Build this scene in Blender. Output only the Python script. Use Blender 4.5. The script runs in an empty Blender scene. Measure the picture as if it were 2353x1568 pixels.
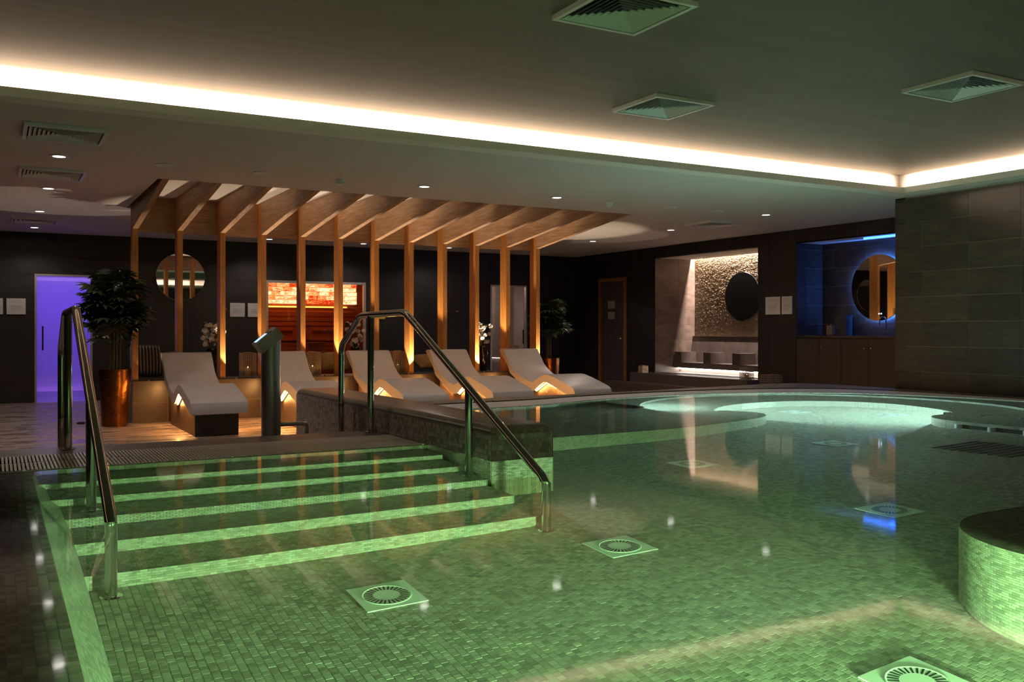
import bpy, bmesh, math, random
from mathutils import Vector, Matrix
rnd = random.Random(7)
R = math.radians
SC = bpy.context.scene
COL = SC.collection

# ------------------------------------------------------------------ camera, world, exposure
cam_d = bpy.data.cameras.new('camera')
cam_d.sensor_width = 36.0
cam_d.lens = 2120.0 / 2353.0 * 36.0
cam_d.shift_y = -(784.0 - 758.0) / 2353.0
cam_d.clip_start = 0.05
cam = bpy.data.objects.new('camera', cam_d)
COL.objects.link(cam)
cam.location = (0, 0, 1.2)
cam.rotation_euler = (R(90), 0, -R(29.24))
SC.camera = cam
world = bpy.data.worlds.new('world')
SC.world = world
world.use_nodes = True
world.node_tree.nodes['Background'].inputs[0].default_value = (0.0, 0.0, 0.0, 1)
SC.view_settings.view_transform = 'Standard'
SC.view_settings.look = 'None'
SC.view_settings.gamma = 1.0
SC.view_settings.use_curve_mapping = False
SC.view_settings.exposure = 0.0
cy = SC.cycles
cy.use_denoising = True
cy.time_limit = 1100
cy.max_bounces = 8
cy.diffuse_bounces = 4
cy.glossy_bounces = 3
cy.transmission_bounces = 4
cy.transparent_max_bounces = 4
cy.sample_clamp_indirect = 4.0
cy.blur_glossy = 0.5

W = 0.455          # water level
ZF = -0.575        # pool floor
CE = 2.8           # lower ceiling
CU = 3.05          # coffer ceiling
RIS = 1.03 / 6
YB = 17.08         # far wall
XR = 11.17         # niche wall
XN = 9.62          # near right wall

# ------------------------------------------------------------------ materials
MATS = {}
def new_mat(name):
    m = bpy.data.materials.new(name); m.use_nodes = True
    nt = m.node_tree
    return m, nt, nt.nodes['Principled BSDF']

def mat(name, col, rough=0.5, metal=0.0, noise=0.0, scale=8.0, bump=0.0, bscale=40.0, stretch=None, spec=None, emit=None, estr=0.0, objrand=0.0, col2=None, rvar=0.0, coords='Object'):
    m, nt, b = new_mat(name)
    N, L = nt.nodes, nt.links
    b.inputs['Base Color'].default_value = (*col, 1)
    b.inputs['Roughness'].default_value = rough
    b.inputs['Metallic'].default_value = metal
    if spec is not None: b.inputs['Specular IOR Level'].default_value = spec
    if emit:
        b.inputs['Emission Color'].default_value = (*emit, 1)
        b.inputs['Emission Strength'].default_value = estr
    if noise or bump or col2 or rvar:
        tc = N.new('ShaderNodeTexCoord'); mp = N.new('ShaderNodeMapping')
        L.new(tc.outputs[coords], mp.inputs['Vector'])
        if stretch: mp.inputs['Scale'].default_value = stretch
        if objrand:
            oi = N.new('ShaderNodeObjectInfo'); mu = N.new('ShaderNodeMath'); mu.operation = 'MULTIPLY'; mu.inputs[1].default_value = 37.0
            L.new(oi.outputs['Random'], mu.inputs[0]); cx = N.new('ShaderNodeCombineXYZ')
            for k in range(3): L.new(mu.outputs[0], cx.inputs[k])
            L.new(cx.outputs[0], mp.inputs['Location'])
        nz = N.new('ShaderNodeTexNoise'); nz.inputs['Scale'].default_value = scale; nz.inputs['Detail'].default_value = 5
        L.new(mp.outputs[0], nz.inputs['Vector'])
        c2 = col2 or tuple(min(1, c * (1 + noise)) for c in col)
        c1 = col if col2 else tuple(c * (1 - noise) for c in col)
        rp = N.new('ShaderNodeValToRGB')
        rp.color_ramp.elements[0].position = 0.3; rp.color_ramp.elements[1].position = 0.7
        rp.color_ramp.elements[0].color = (*c1, 1); rp.color_ramp.elements[1].color = (*c2, 1)
        L.new(nz.outputs['Fac'], rp.inputs[0])
        out = rp.outputs[0]
        if objrand:
            hv = N.new('ShaderNodeHueSaturation'); mr = N.new('ShaderNodeMapRange')
            mr.inputs['To Min'].default_value = 1 - objrand; mr.inputs['To Max'].default_value = 1 + objrand
            L.new(oi.outputs['Random'], mr.inputs[0]); L.new(mr.outputs[0], hv.inputs['Value']); L.new(out, hv.inputs['Color'])
            out = hv.outputs[0]
        L.new(out, b.inputs['Base Color'])
        if rvar:
            mr2 = N.new('ShaderNodeMapRange'); mr2.inputs['From Min'].default_value = 0.42; mr2.inputs['From Max'].default_value = 0.58
            mr2.inputs['To Min'].default_value = rough; mr2.inputs['To Max'].default_value = rvar
            L.new(nz.outputs['Fac'], mr2.inputs[0]); L.new(mr2.outputs[0], b.inputs['Roughness'])
        if bump:
            n2 = N.new('ShaderNodeTexNoise'); n2.inputs['Scale'].default_value = bscale; n2.inputs['Detail'].default_value = 4
            L.new(mp.outputs[0], n2.inputs['Vector'])
            bp = N.new('ShaderNodeBump'); bp.inputs['Strength'].default_value = bump; bp.inputs['Distance'].default_value = 0.01
            L.new(n2.outputs['Fac'], bp.inputs['Height']); L.new(bp.outputs[0], b.inputs['Normal'])
    MATS[name] = m
    return m

def mosaic_mat(name, axes, c1, c2, grout, pitch=0.0287, rough=0.35, bump=0.5):
    """small square tiles as a brick texture, projected on two world axes"""
    m, nt, b = new_mat(name); N, L = nt.nodes, nt.links
    ge = N.new('ShaderNodeNewGeometry'); sp = N.new('ShaderNodeSeparateXYZ'); cx = N.new('ShaderNodeCombineXYZ')
    L.new(ge.outputs['Position'], sp.inputs[0])
    L.new(sp.outputs['XYZ'.index(axes[0])], cx.inputs[0]); L.new(sp.outputs['XYZ'.index(axes[1])], cx.inputs[1])
    br = N.new('ShaderNodeTexBrick'); L.new(cx.outputs[0], br.inputs['Vector'])
    br.inputs['Scale'].default_value = 1.0; br.inputs['Brick Width'].default_value = pitch; br.inputs['Row Height'].default_value = pitch
    br.inputs['Mortar Size'].default_value = 0.0014; br.inputs['Mortar Smooth'].default_value = 0.3
    br.inputs['Color1'].default_value = (*c1, 1); br.inputs['Color2'].default_value = (*c2, 1); br.inputs['Mortar'].default_value = (*grout, 1)
    L.new(br.outputs['Color'], b.inputs['Base Color'])
    b.inputs['Roughness'].default_value = rough
    bp = N.new('ShaderNodeBump'); bp.inputs['Strength'].default_value = bump; bp.inputs['Distance'].default_value = 0.002; bp.invert = True
    L.new(br.outputs['Fac'], bp.inputs['Height']); L.new(bp.outputs[0], b.inputs['Normal'])
    MATS[name] = m
    return m

def island_mat(name, c1, c2, rough=0.3, per='island'):
    m, nt, b = new_mat(name); N, L = nt.nodes, nt.links
    if per == 'island':
        s = N.new('ShaderNodeNewGeometry').outputs['Random Per Island']
    else:
        s = N.new('ShaderNodeObjectInfo').outputs['Random']
    rp = N.new('ShaderNodeValToRGB')
    rp.color_ramp.elements[0].color = (*c1, 1); rp.color_ramp.elements[1].color = (*c2, 1)
    L.new(s, rp.inputs[0]); L.new(rp.outputs[0], b.inputs['Base Color'])
    b.inputs['Roughness'].default_value = rough
    MATS[name] = m
    return m

def wood_mat(name, c1, c2, axis='Z', rough=0.5, scale=6.0):
    m, nt, b = new_mat(name); N, L = nt.nodes, nt.links
    ge = N.new('ShaderNodeTexCoord'); oi = N.new('ShaderNodeObjectInfo'); va = N.new('ShaderNodeVectorMath'); va.operation = 'ADD'
    mu = N.new('ShaderNodeVectorMath'); mu.operation = 'SCALE'; mu.inputs['Scale'].default_value = 23.0
    cx = N.new('ShaderNodeCombineXYZ')
    for k in range(3): L.new(oi.outputs['Random'], cx.inputs[k])
    L.new(cx.outputs[0], mu.inputs[0]); L.new(ge.outputs['Object'], va.inputs[0]); L.new(mu.outputs[0], va.inputs[1])
    mp = N.new('ShaderNodeMapping'); s = [8.0, 8.0, 8.0]; s['XYZ'.index(axis)] = 0.5; mp.inputs['Scale'].default_value = s
    L.new(va.outputs[0], mp.inputs['Vector'])
    nz = N.new('ShaderNodeTexNoise'); nz.inputs['Scale'].default_value = scale; nz.inputs['Detail'].default_value = 6; nz.inputs['Distortion'].default_value = 0.6
    L.new(mp.outputs[0], nz.inputs['Vector'])
    rp = N.new('ShaderNodeValToRGB'); rp.color_ramp.elements[0].position = 0.35; rp.color_ramp.elements[1].position = 0.68
    rp.color_ramp.elements[0].color = (*c1, 1); rp.color_ramp.elements[1].color = (*c2, 1)
    L.new(nz.outputs['Fac'], rp.inputs[0]); L.new(rp.outputs[0], b.inputs['Base Color'])
    b.inputs['Roughness'].default_value = rough
    bp = N.new('ShaderNodeBump'); bp.inputs['Strength'].default_value = 0.1; bp.inputs['Distance'].default_value = 0.004
    L.new(nz.outputs['Fac'], bp.inputs['Height']); L.new(bp.outputs[0], b.inputs['Normal'])
    MATS[name] = m
    return m

def emit_mat(name, col, strength):
    m = bpy.data.materials.new(name); m.use_nodes = True; nt = m.node_tree
    nt.nodes.remove(nt.nodes['Principled BSDF'])
    e = nt.nodes.new('ShaderNodeEmission'); e.inputs[0].default_value = (*col, 1); e.inputs[1].default_value = strength
    nt.links.new(e.outputs[0], nt.nodes['Material Output'].inputs[0])
    MATS[name] = m
    return m

mat('ceiling', (0.66, 0.63, 0.60), 0.75, noise=0.03, scale=3)
mat('coffer_silk', (0.128, 0.106, 0.084), 0.62, spec=0.2, col2=(0.152, 0.127, 0.102), scale=2.0, stretch=(.3, 3.0, 1.0))
mat('cove', (0.88, 0.84, 0.78), 0.6)
mat('white_plastic', (0.85, 0.85, 0.83), 0.4)
mat('vent_dark', (0.02, 0.02, 0.02), 0.8)
mat('dark_wall', (0.020, 0.017, 0.015), 0.6, noise=0.3, scale=2)
mat('grout', (0.20, 0.17, 0.14), 0.8)
mat('dark_grout', (0.018, 0.015, 0.013), 0.8)
mat('wall_tile', (0.020, 0.0145, 0.011), 0.42, col2=(0.052, 0.037, 0.025), scale=2.2, stretch=(1, 1.0, 3.0), objrand=0.35, bump=0.05, bscale=6, coords='Generated')
mat('black_tile', (0.008, 0.0065, 0.006), 0.45, col2=(0.014, 0.011, 0.010), scale=1.6, stretch=(1, 1.0, 5.0), objrand=0.2, coords='Generated')
mat('niche_tile', (0.09, 0.061, 0.05), 0.5, col2=(0.165, 0.116, 0.10), scale=2.2, objrand=0.12, coords='Generated')
mat('seat_tile', (0.075, 0.055, 0.052), 0.4, noise=0.25, scale=2.0, objrand=0.15, coords='Generated')
mat('plinth_tile', (0.06, 0.037, 0.026), 0.33, noise=0.25, scale=2.0, objrand=0.15, coords='Generated')
mat('floor_tile', (0.17, 0.12, 0.095), 0.22, col2=(0.27, 0.20, 0.16), scale=2.0, stretch=(1.0, 3.6, 1), rvar=0.6)
ST1, ST2, STG = (0.20, 0.185, 0.155), (0.40, 0.375, 0.32), (0.12, 0.11, 0.095)
mosaic_mat('mosaic_xy', 'XY', ST1, ST2, STG)
mosaic_mat('mosaic_yx', 'YX', ST1, ST2, STG)
mosaic_mat('mosaic_xz', 'XZ', ST1, ST2, STG)
mosaic_mat('mosaic_yz', 'YZ', ST1, ST2, STG)
mosaic_mat('coping_xy', 'XY', (0.12, 0.10, 0.08), (0.22, 0.19, 0.155), (0.07, 0.06, 0.05))
mosaic_mat('block_xy', 'YX', (0.17, 0.135, 0.095), (0.27, 0.22, 0.16), (0.08, 0.065, 0.05), rough=0.3)
island_mat('mosaic_piece', ST1, ST2, 0.5)
island_mat('mosaic_tile', ST1, ST2, 0.5, per='object')
island_mat('block_piece', (0.17, 0.152, 0.14), (0.46, 0.41, 0.37), 0.28)
island_mat('block_tile', (0.17, 0.152, 0.14), (0.46, 0.41, 0.37), 0.28, per='object')
mat('pool_grout', (0.09, 0.083, 0.07), 0.7)
mat('slat', (0.86, 0.77, 0.68), 0.45)
mat('slat_white', (0.80, 0.77, 0.76), 0.4)
mat('steel', (0.62, 0.60, 0.57), 0.10, metal=1.0)
mat('dark_steel', (0.5, 0.51, 0.52), 0.3, metal=1.0)
mat('console', (0.34, 0.34, 0.29), 0.45)
mat('black', (0.012, 0.012, 0.012), 0.35)
mat('lounger_shell', (0.46, 0.43, 0.42), 0.35, noise=0.02, scale=4)
mat('lounger_base', (0.055, 0.033, 0.019), 0.45, col2=(0.12, 0.075, 0.042), scale=60, bump=0.6, bscale=90)
mat('base_front', (0.02, 0.018, 0.016), 0.4)
wood_mat('oak_post', (0.32, 0.125, 0.022), (0.50, 0.215, 0.045), 'Z')
wood_mat('oak_beam', (0.27, 0.155, 0.085), (0.45, 0.29, 0.17), 'Y')
wood_mat('oak_head', (0.20, 0.10, 0.05), (0.36, 0.20, 0.10), 'X')
wood_mat('door_wood', (0.20, 0.075, 0.02), (0.30, 0.125, 0.035), 'Z')
wood_mat('sauna_wood', (0.34, 0.10, 0.04), (0.46, 0.16, 0.065), 'X')
mat('door_grey', (0.06, 0.052, 0.05), 0.45)
mat('alu', (0.55, 0.50, 0.47), 0.35, metal=0.7)
mat('mirror', (0.85, 0.85, 0.85), 0.015, metal=1.0)
mat('black_mirror', (0.012, 0.012, 0.012), 0.08, spec=0.3)
mat('plaque', (0.55, 0.53, 0.51), 0.4)
mat('ink', (0.30, 0.29, 0.28), 0.6)
mat('copper', (0.22, 0.085, 0.024), 0.26, metal=1.0, noise=0.2, scale=14, bump=0.35, bscale=22)
mat('soil', (0.02, 0.014, 0.01), 0.95)
mat('leaf', (0.02, 0.032, 0.011), 0.38, col2=(0.045, 0.065, 0.022), scale=5)
mat('stem', (0.06, 0.055, 0.03), 0.7)
mat('vase', (0.012, 0.010, 0.010), 0.12)
mat('blossom', (0.80, 0.78, 0.72), 0.6, noise=0.1, scale=20)
mat('cage', (0.36, 0.27, 0.18), 0.4, metal=0.4)
mat('candle', (0.62, 0.50, 0.36), 0.6)
emit_mat('flame', (1.0, 0.72, 0.35), 14.0)
mat('cushion_gold', (0.20, 0.12, 0.035), 0.8, noise=0.2, scale=12)
mat('cushion_dark', (0.03, 0.028, 0.03), 0.9)
mat('cushion_pale', (0.34, 0.31, 0.29), 0.9)
mat('yellow_plate', (0.62, 0.36, 0.03), 0.5)
mat('drain', (0.66, 0.68, 0.66), 0.35)
mat('dispenser', (0.05, 0.05, 0.055), 0.25)
mat('cabinet', (0.026, 0.018, 0.016), 0.45, noise=0.15, scale=3)
mat('counter', (0.03, 0.028, 0.028), 0.2)
mat('white_wall', (0.7, 0.7, 0.72), 0.7)
mat('shower_wall', (0.36, 0.29, 0.26), 0.6, noise=0.12, scale=2.2)
emit_mat('led_warm', (1.0, 0.46, 0.13), 190.0)
emit_mat('led_white', (1.0, 0.90, 0.82), 34.0)
emit_mat('led_niche', (1.0, 0.86, 0.72), 14.0)
emit_mat('led_blue', (0.03, 0.16, 1.0), 10.0)
emit_mat('led_halo', (0.06, 0.22, 1.0), 130.0)
emit_mat('downlight', (1.0, 0.93, 0.88), 10.0)
emit_mat('screen', (0.42, 0.62, 1.0), 1.5)
emit_mat('dot_blue', (0.6, 0.8, 1.0), 10.0)
emit_mat('led_sauna', (1.0, 0.33, 0.05), 5.0)
emit_mat('pool_lens', (0.55, 1.0, 0.45), 6.0)
emit_mat('led_steam', (0.62, 0.36, 1.0), 1.6)

for n in ('downlight', 'flame', 'led_steam', 'led_sauna', 'led_blue', 'screen', 'dot_blue', 'pool_lens'): MATS[n].cycles.emission_sampling = 'NONE'
# rough niche wall of split stone
def split_stone():
    m, nt, b = new_mat('split_stone'); N, L = nt.nodes, nt.links
    ge = N.new('ShaderNodeNewGeometry')
    vo = N.new('ShaderNodeTexVoronoi'); vo.inputs['Scale'].default_value = 48; L.new(ge.outputs['Position'], vo.inputs['Vector'])
    nz = N.new('ShaderNodeTexNoise'); nz.inputs['Scale'].default_value = 30; L.new(ge.outputs['Position'], nz.inputs['Vector'])
    rp = N.new('ShaderNodeValToRGB'); rp.color_ramp.elements[0].color = (0.12, 0.085, 0.055, 1); rp.color_ramp.elements[1].color = (0.36, 0.26, 0.165, 1)
    L.new(nz.outputs['Fac'], rp.inputs[0]); L.new(rp.outputs[0], b.inputs['Base Color'])
    b.inputs['Roughness'].default_value = 0.35
    bp = N.new('ShaderNodeBump'); bp.inputs['Strength'].default_value = 0.8; bp.inputs['Distance'].default_value = 0.012
    L.new(vo.outputs['Distance'], bp.inputs['Height']); L.new(bp.outputs[0], b.inputs['Normal'])
    MATS['split_stone'] = m
split_stone()

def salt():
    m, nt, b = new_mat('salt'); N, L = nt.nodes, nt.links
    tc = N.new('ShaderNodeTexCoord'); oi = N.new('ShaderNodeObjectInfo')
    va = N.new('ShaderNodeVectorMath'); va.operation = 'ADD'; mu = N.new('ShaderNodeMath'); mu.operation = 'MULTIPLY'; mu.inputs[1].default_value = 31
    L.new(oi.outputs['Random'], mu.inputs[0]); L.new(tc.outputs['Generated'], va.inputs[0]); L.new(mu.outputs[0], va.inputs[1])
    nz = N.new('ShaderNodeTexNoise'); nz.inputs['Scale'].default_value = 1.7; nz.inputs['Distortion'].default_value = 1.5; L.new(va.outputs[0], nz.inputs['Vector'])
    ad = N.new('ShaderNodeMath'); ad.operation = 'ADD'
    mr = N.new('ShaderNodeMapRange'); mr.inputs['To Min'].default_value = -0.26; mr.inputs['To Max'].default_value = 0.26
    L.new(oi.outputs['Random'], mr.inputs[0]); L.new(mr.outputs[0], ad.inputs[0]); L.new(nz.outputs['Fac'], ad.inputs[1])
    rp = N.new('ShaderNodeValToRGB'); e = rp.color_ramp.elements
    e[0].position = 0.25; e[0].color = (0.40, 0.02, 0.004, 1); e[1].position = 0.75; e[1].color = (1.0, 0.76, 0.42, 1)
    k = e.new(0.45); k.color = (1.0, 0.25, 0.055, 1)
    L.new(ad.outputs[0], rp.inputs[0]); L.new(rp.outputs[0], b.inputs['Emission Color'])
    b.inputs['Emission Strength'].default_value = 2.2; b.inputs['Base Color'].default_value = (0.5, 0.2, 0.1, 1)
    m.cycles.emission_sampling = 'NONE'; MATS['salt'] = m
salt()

def glass(name, tint, refl=1.0):
    m = bpy.data.materials.new(name); m.use_nodes = True; nt = m.node_tree; N, L = nt.nodes, nt.links
    N.remove(N['Principled BSDF'])
    t = N.new('ShaderNodeBsdfTransparent'); t.inputs[0].default_value = (*tint, 1)
    g = N.new('ShaderNodeBsdfGlossy'); g.inputs['Roughness'].default_value = 0.02
    fr = N.new('ShaderNodeFresnel'); fr.inputs[0].default_value = 1.45
    mx = N.new('ShaderNodeMixShader'); L.new(fr.outputs[0], mx.inputs[0]); L.new(t.outputs[0], mx.inputs[1]); L.new(g.outputs[0], mx.inputs[2])
    L.new(mx.outputs[0], N['Material Output'].inputs[0]); MATS[name] = m
glass('clear_glass', (0.86, 0.86, 0.86))

def frosted():
    m = bpy.data.materials.new('frosted'); m.use_nodes = True; nt = m.node_tree; N, L = nt.nodes, nt.links
    N.remove(N['Principled BSDF'])
    t = N.new('ShaderNodeBsdfTranslucent'); t.inputs[0].default_value = (0.9, 0.9, 0.95, 1)
    tr = N.new('ShaderNodeBsdfTransparent'); tr.inputs[0].default_value = (0.9, 0.9, 0.95, 1)
    g = N.new('ShaderNodeBsdfGlossy'); g.inputs['Roughness'].default_value = 0.1
    m1 = N.new('ShaderNodeMixShader'); m1.inputs[0].default_value = 0.45; L.new(t.outputs[0], m1.inputs[1]); L.new(tr.outputs[0], m1.inputs[2])
    m2 = N.new('ShaderNodeMixShader'); m2.inputs[0].default_value = 0.05; L.new(m1.outputs[0], m2.inputs[1]); L.new(g.outputs[0], m2.inputs[2])
    L.new(m2.outputs[0], N['Material Output'].inputs[0]); MATS['frosted'] = m
frosted()

def water():
    m = bpy.data.materials.new('water'); m.use_nodes = True; nt = m.node_tree; N, L = nt.nodes, nt.links
    N.remove(N['Principled BSDF'])
    ge = N.new('ShaderNodeNewGeometry'); mp = N.new('ShaderNodeMapping'); mp.inputs['Scale'].default_value = (1, 1, 1)
    L.new(ge.outputs['Position'], mp.inputs['Vector'])
    nz = N.new('ShaderNodeTexNoise'); nz.inputs['Scale'].default_value = 5.0; nz.inputs['Detail'].default_value = 3; L.new(mp.outputs[0], nz.inputs['Vector'])
    bp = N.new('ShaderNodeBump'); bp.inputs['Strength'].default_value = 0.018; bp.inputs['Distance'].default_value = 0.012
    L.new(nz.outputs['Fac'], bp.inputs['Height'])
    bq = N.new('ShaderNodeBump'); bq.inputs['Strength'].default_value = 0.015; bq.inputs['Distance'].default_value = 0.012
    L.new(nz.outputs['Fac'], bq.inputs['Height'])
    g = N.new('ShaderNodeBsdfGlossy'); g.inputs['Roughness'].default_value = 0.05; g.inputs[0].default_value = (1, 1, 1, 1)
    r = N.new('ShaderNodeBsdfRefraction'); r.inputs['Roughness'].default_value = 0.0; r.inputs['IOR'].default_value = 1.333; r.inputs[0].default_value = (0.96, 1.0, 0.96, 1)
    L.new(bp.outputs[0], g.inputs['Normal']); L.new(bq.outputs[0], r.inputs['Normal'])
    fr = N.new('ShaderNodeFresnel'); fr.inputs[0].default_value = 1.333
    mx = N.new('ShaderNodeMixShader'); L.new(fr.outputs[0], mx.inputs[0]); L.new(r.outputs[0], mx.inputs[1]); L.new(g.outputs[0], mx.inputs[2])
    L.new(mx.outputs[0], N['Material Output'].inputs[0]); MATS['water'] = m
water()

# ------------------------------------------------------------------ object helpers
def M(m): return MATS[m] if isinstance(m, str) else m
class MB:
    def __init__(s): s.v = []; s.f = []
    def add(s, vs, fs):
        o = len(s.v); s.v += [tuple(v) for v in vs]; s.f += [tuple(i + o for i in f) for f in fs]; return s
    def box(s, a, b):
        x0, y0, z0 = a; x1, y1, z1 = b
        return s.add([(x0,y0,z0),(x1,y0,z0),(x1,y1,z0),(x0,y1,z0),(x0,y0,z1),(x1,y0,z1),(x1,y1,z1),(x0,y1,z1)],
                     [(0,3,2,1),(4,5,6,7),(0,1,5,4),(1,2,6,5),(2,3,7,6),(3,0,4,7)])
    def prism(s, pts, axis, a, b):
        """polygon pts (2d, counter-clockwise in the two remaining axes) extruded along axis from a to b"""
        def mk(p, t):
            return {'X': (t, p[0], p[1]), 'Y': (p[0], t, p[1]), 'Z': (p[0], p[1], t)}[axis]
        n = len(pts)
        vs = [mk(p, a) for p in pts] + [mk(p, b) for p in pts]
        fs = [tuple(range(n))[::-1], tuple(range(n, 2 * n))]
        fs += [(i, (i + 1) % n, n + (i + 1) % n, n + i) for i in range(n)]
        return s.add(vs, fs)
    def tube(s, path, r, n=12, caps=True):
        P = [Vector(p) for p in path]; rings = []
        up = None
        for i, p in enumerate(P):
            d = (P[min(i + 1, len(P) - 1)] - P[max(i - 1, 0)]).normalized()
            if up is None:
                up = d.orthogonal().normalized()
            up = (up - d * up.dot(d)).normalized(); sd = d.cross(up)
            rr = r[i] if isinstance(r, (list, tuple)) else r
            rings.append([p + (up * math.cos(2 * math.pi * k / n) + sd * math.sin(2 * math.pi * k / n)) * rr for k in range(n)])
        vs = [v for q in rings for v in q]; fs = []
        for i in range(len(P) - 1):
            for k in range(n):
                a = i * n + k; b = i * n + (k + 1) % n
                fs.append((a, b, b + n, a + n))
        if caps:
            fs.append(tuple(range(n))[::-1]); fs.append(tuple(range((len(P) - 1) * n, len(P) * n)))
        return s.add(vs, fs)
    def lathe(s, prof, c=(0, 0, 0), n=24, axis='Z', caps=True):
        vs = []; fs = []
        for (r, z) in prof:
            for k in range(n):
                a = 2 * math.pi * k / n; x, y = r * math.cos(a), r * math.sin(a)
                p = {'Z': (x, y, z), 'X': (z, x, y), 'Y': (x, z, y)}[axis]
                vs.append((p[0] + c[0], p[1] + c[1], p[2] + c[2]))
        for i in range(len(prof) - 1):
            for k in range(n):
                a = i * n + k; b = i * n + (k + 1) % n
                fs.append((a, b, b + n, a + n))
        if caps and prof[0][0] > 1e-6: fs.append(tuple(range(n))[::-1])
        if caps and prof[-1][0] > 1e-6: fs.append(tuple(range((len(prof) - 1) * n, len(prof) * n)))
        return s.add(vs, fs)
    def mesh(s, name, m=None, smooth=False, angle=40):
        me = bpy.data.meshes.new(name); me.from_pydata(s.v, [], s.f); me.validate()
        bm = bmesh.new(); bm.from_mesh(me); bmesh.ops.recalc_face_normals(bm, faces=bm.faces); bm.to_mesh(me); bm.free()
        if m: me.materials.append(M(m))
        if smooth:
            me.shade_smooth()
            me.set_sharp_from_angle(angle=R(angle))
        return me
    def build(s, name, m, parent=None, smooth=False, loc=None, rot=None, angle=40):
        return link(name, s.mesh(name, m, smooth, angle), parent, loc, rot)

def link(name, me, parent=None, loc=None, rot=None, scale=None):
    o = bpy.data.objects.new(name, me); COL.objects.link(o)
    if parent: o.parent = parent
    if loc: o.location = loc
    if rot: o.rotation_euler = rot
    if scale: o.scale = scale
    return o
def tag(o, label=None, cat=None, group=None, kind=None):
    if label: o['label'] = label
    if cat: o['category'] = cat
    if group: o['group'] = group
    if kind: o['kind'] = kind
    return o
def thing(name, label, cat, loc=(0, 0, 0), rz=0, group=None):
    o = link(name, None, None, loc, (0, 0, rz)); return tag(o, label, cat, group)
def struct(name, label=None, parent=None):
    o = link(name, None, parent); return tag(o, label, None, None, 'structure')
def dup(root, loc, rz=0, label=None, group=None):
    r = root.copy(); COL.objects.link(r); r.location = loc; r.rotation_euler = (0, 0, rz)
    if label: r['label'] = label
    if group: r['group'] = group
    def rec(a, b):
        for ch in list(a.children):
            c = ch.copy(); COL.objects.link(c); c.parent = b; rec(ch, c)
    rec(root, r)
    return r
CUBE = {}
def cube(m):
    if m not in CUBE: CUBE[m] = MB().box((-.5, -.5, -.5), (.5, .5, .5)).mesh('piece_' + m, m)
    return CUBE[m]
def piece(name, m, a, b, parent):
    """axis aligned box between corners a and b that shares one mesh with all alike pieces"""
    return link(name, cube(m), parent, [(a[k] + b[k]) / 2 for k in range(3)], None, [abs(b[k] - a[k]) for k in range(3)])
def boxo(name, m, a, b, parent=None):
    return MB().box(a, b).build(name, m, parent)
def area(name, loc, d, sx, sy, power, col, parent=None, spread=180):
    l = bpy.data.lights.new(name, 'AREA'); l.shape = 'RECTANGLE'; l.size = sx; l.size_y = sy; l.energy = power; l.color = col; l.spread = R(spread)
    o = bpy.data.objects.new(name, l); COL.objects.link(o); o.location = loc
    o.rotation_euler = Vector(d).to_track_quat('-Z', 'Y').to_euler()
    if parent: o.parent = parent
    return o
def spot(name, loc, d, ang, power, col, blend=0.2, r=0.02, square=False, parent=None):
    l = bpy.data.lights.new(name, 'SPOT'); l.spot_size = R(ang); l.energy = power; l.color = col; l.spot_blend = blend; l.shadow_soft_size = r; l.use_square = square
    o = bpy.data.objects.new(name, l); COL.objects.link(o); o.location = loc
    o.rotation_euler = Vector(d).to_track_quat('-Z', 'Y').to_euler()
    if parent: o.parent = parent
    return o
def fillet(pts, r, n=6):
    P = [Vector(p) for p in pts]; out = [P[0]]
    for i in range(1, len(P) - 1):
        a = (P[i - 1] - P[i]); b = (P[i + 1] - P[i]); t = min(r, a.length * .45, b.length * .45)
        p0 = P[i] + a.normalized() * t; p1 = P[i] + b.normalized() * t
        for k in range(n + 1):
            u = k / n; out.append(p0 * (1 - u) ** 2 + P[i] * 2 * u * (1 - u) + p1 * u * u)
    out.append(P[-1]); return out
def resample(pts, n):
    P = [Vector((*p, 0)) for p in pts]; 
    # catmull-rom refine
    Q = []
    for i in range(len(P) - 1):
        p0 = P[max(i - 1, 0)]; p1 = P[i]; p2 = P[i + 1]; p3 = P[min(i + 2, len(P) - 1)]
        for k in range(12):
            t = k / 12
            Q.append(0.5 * ((2 * p1) + (p2 - p0) * t + (2 * p0 - 5 * p1 + 4 * p2 - p3) * t * t + (3 * p1 - p0 - 3 * p2 + p3) * t ** 3))
    Q.append(P[-1])
    L = [0]
    for i in range(1, len(Q)): L.append(L[-1] + (Q[i] - Q[i - 1]).length)
    out = []; j = 0
    for k in range(n):
        s = L[-1] * k / (n - 1)
        while j < len(Q) - 2 and L[j + 1] < s: j += 1
        u = (s - L[j]) / max(1e-9, L[j + 1] - L[j]); p = Q[j].lerp(Q[j + 1], min(1, u)); out.append((p.x, p.y))
    return out

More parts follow.
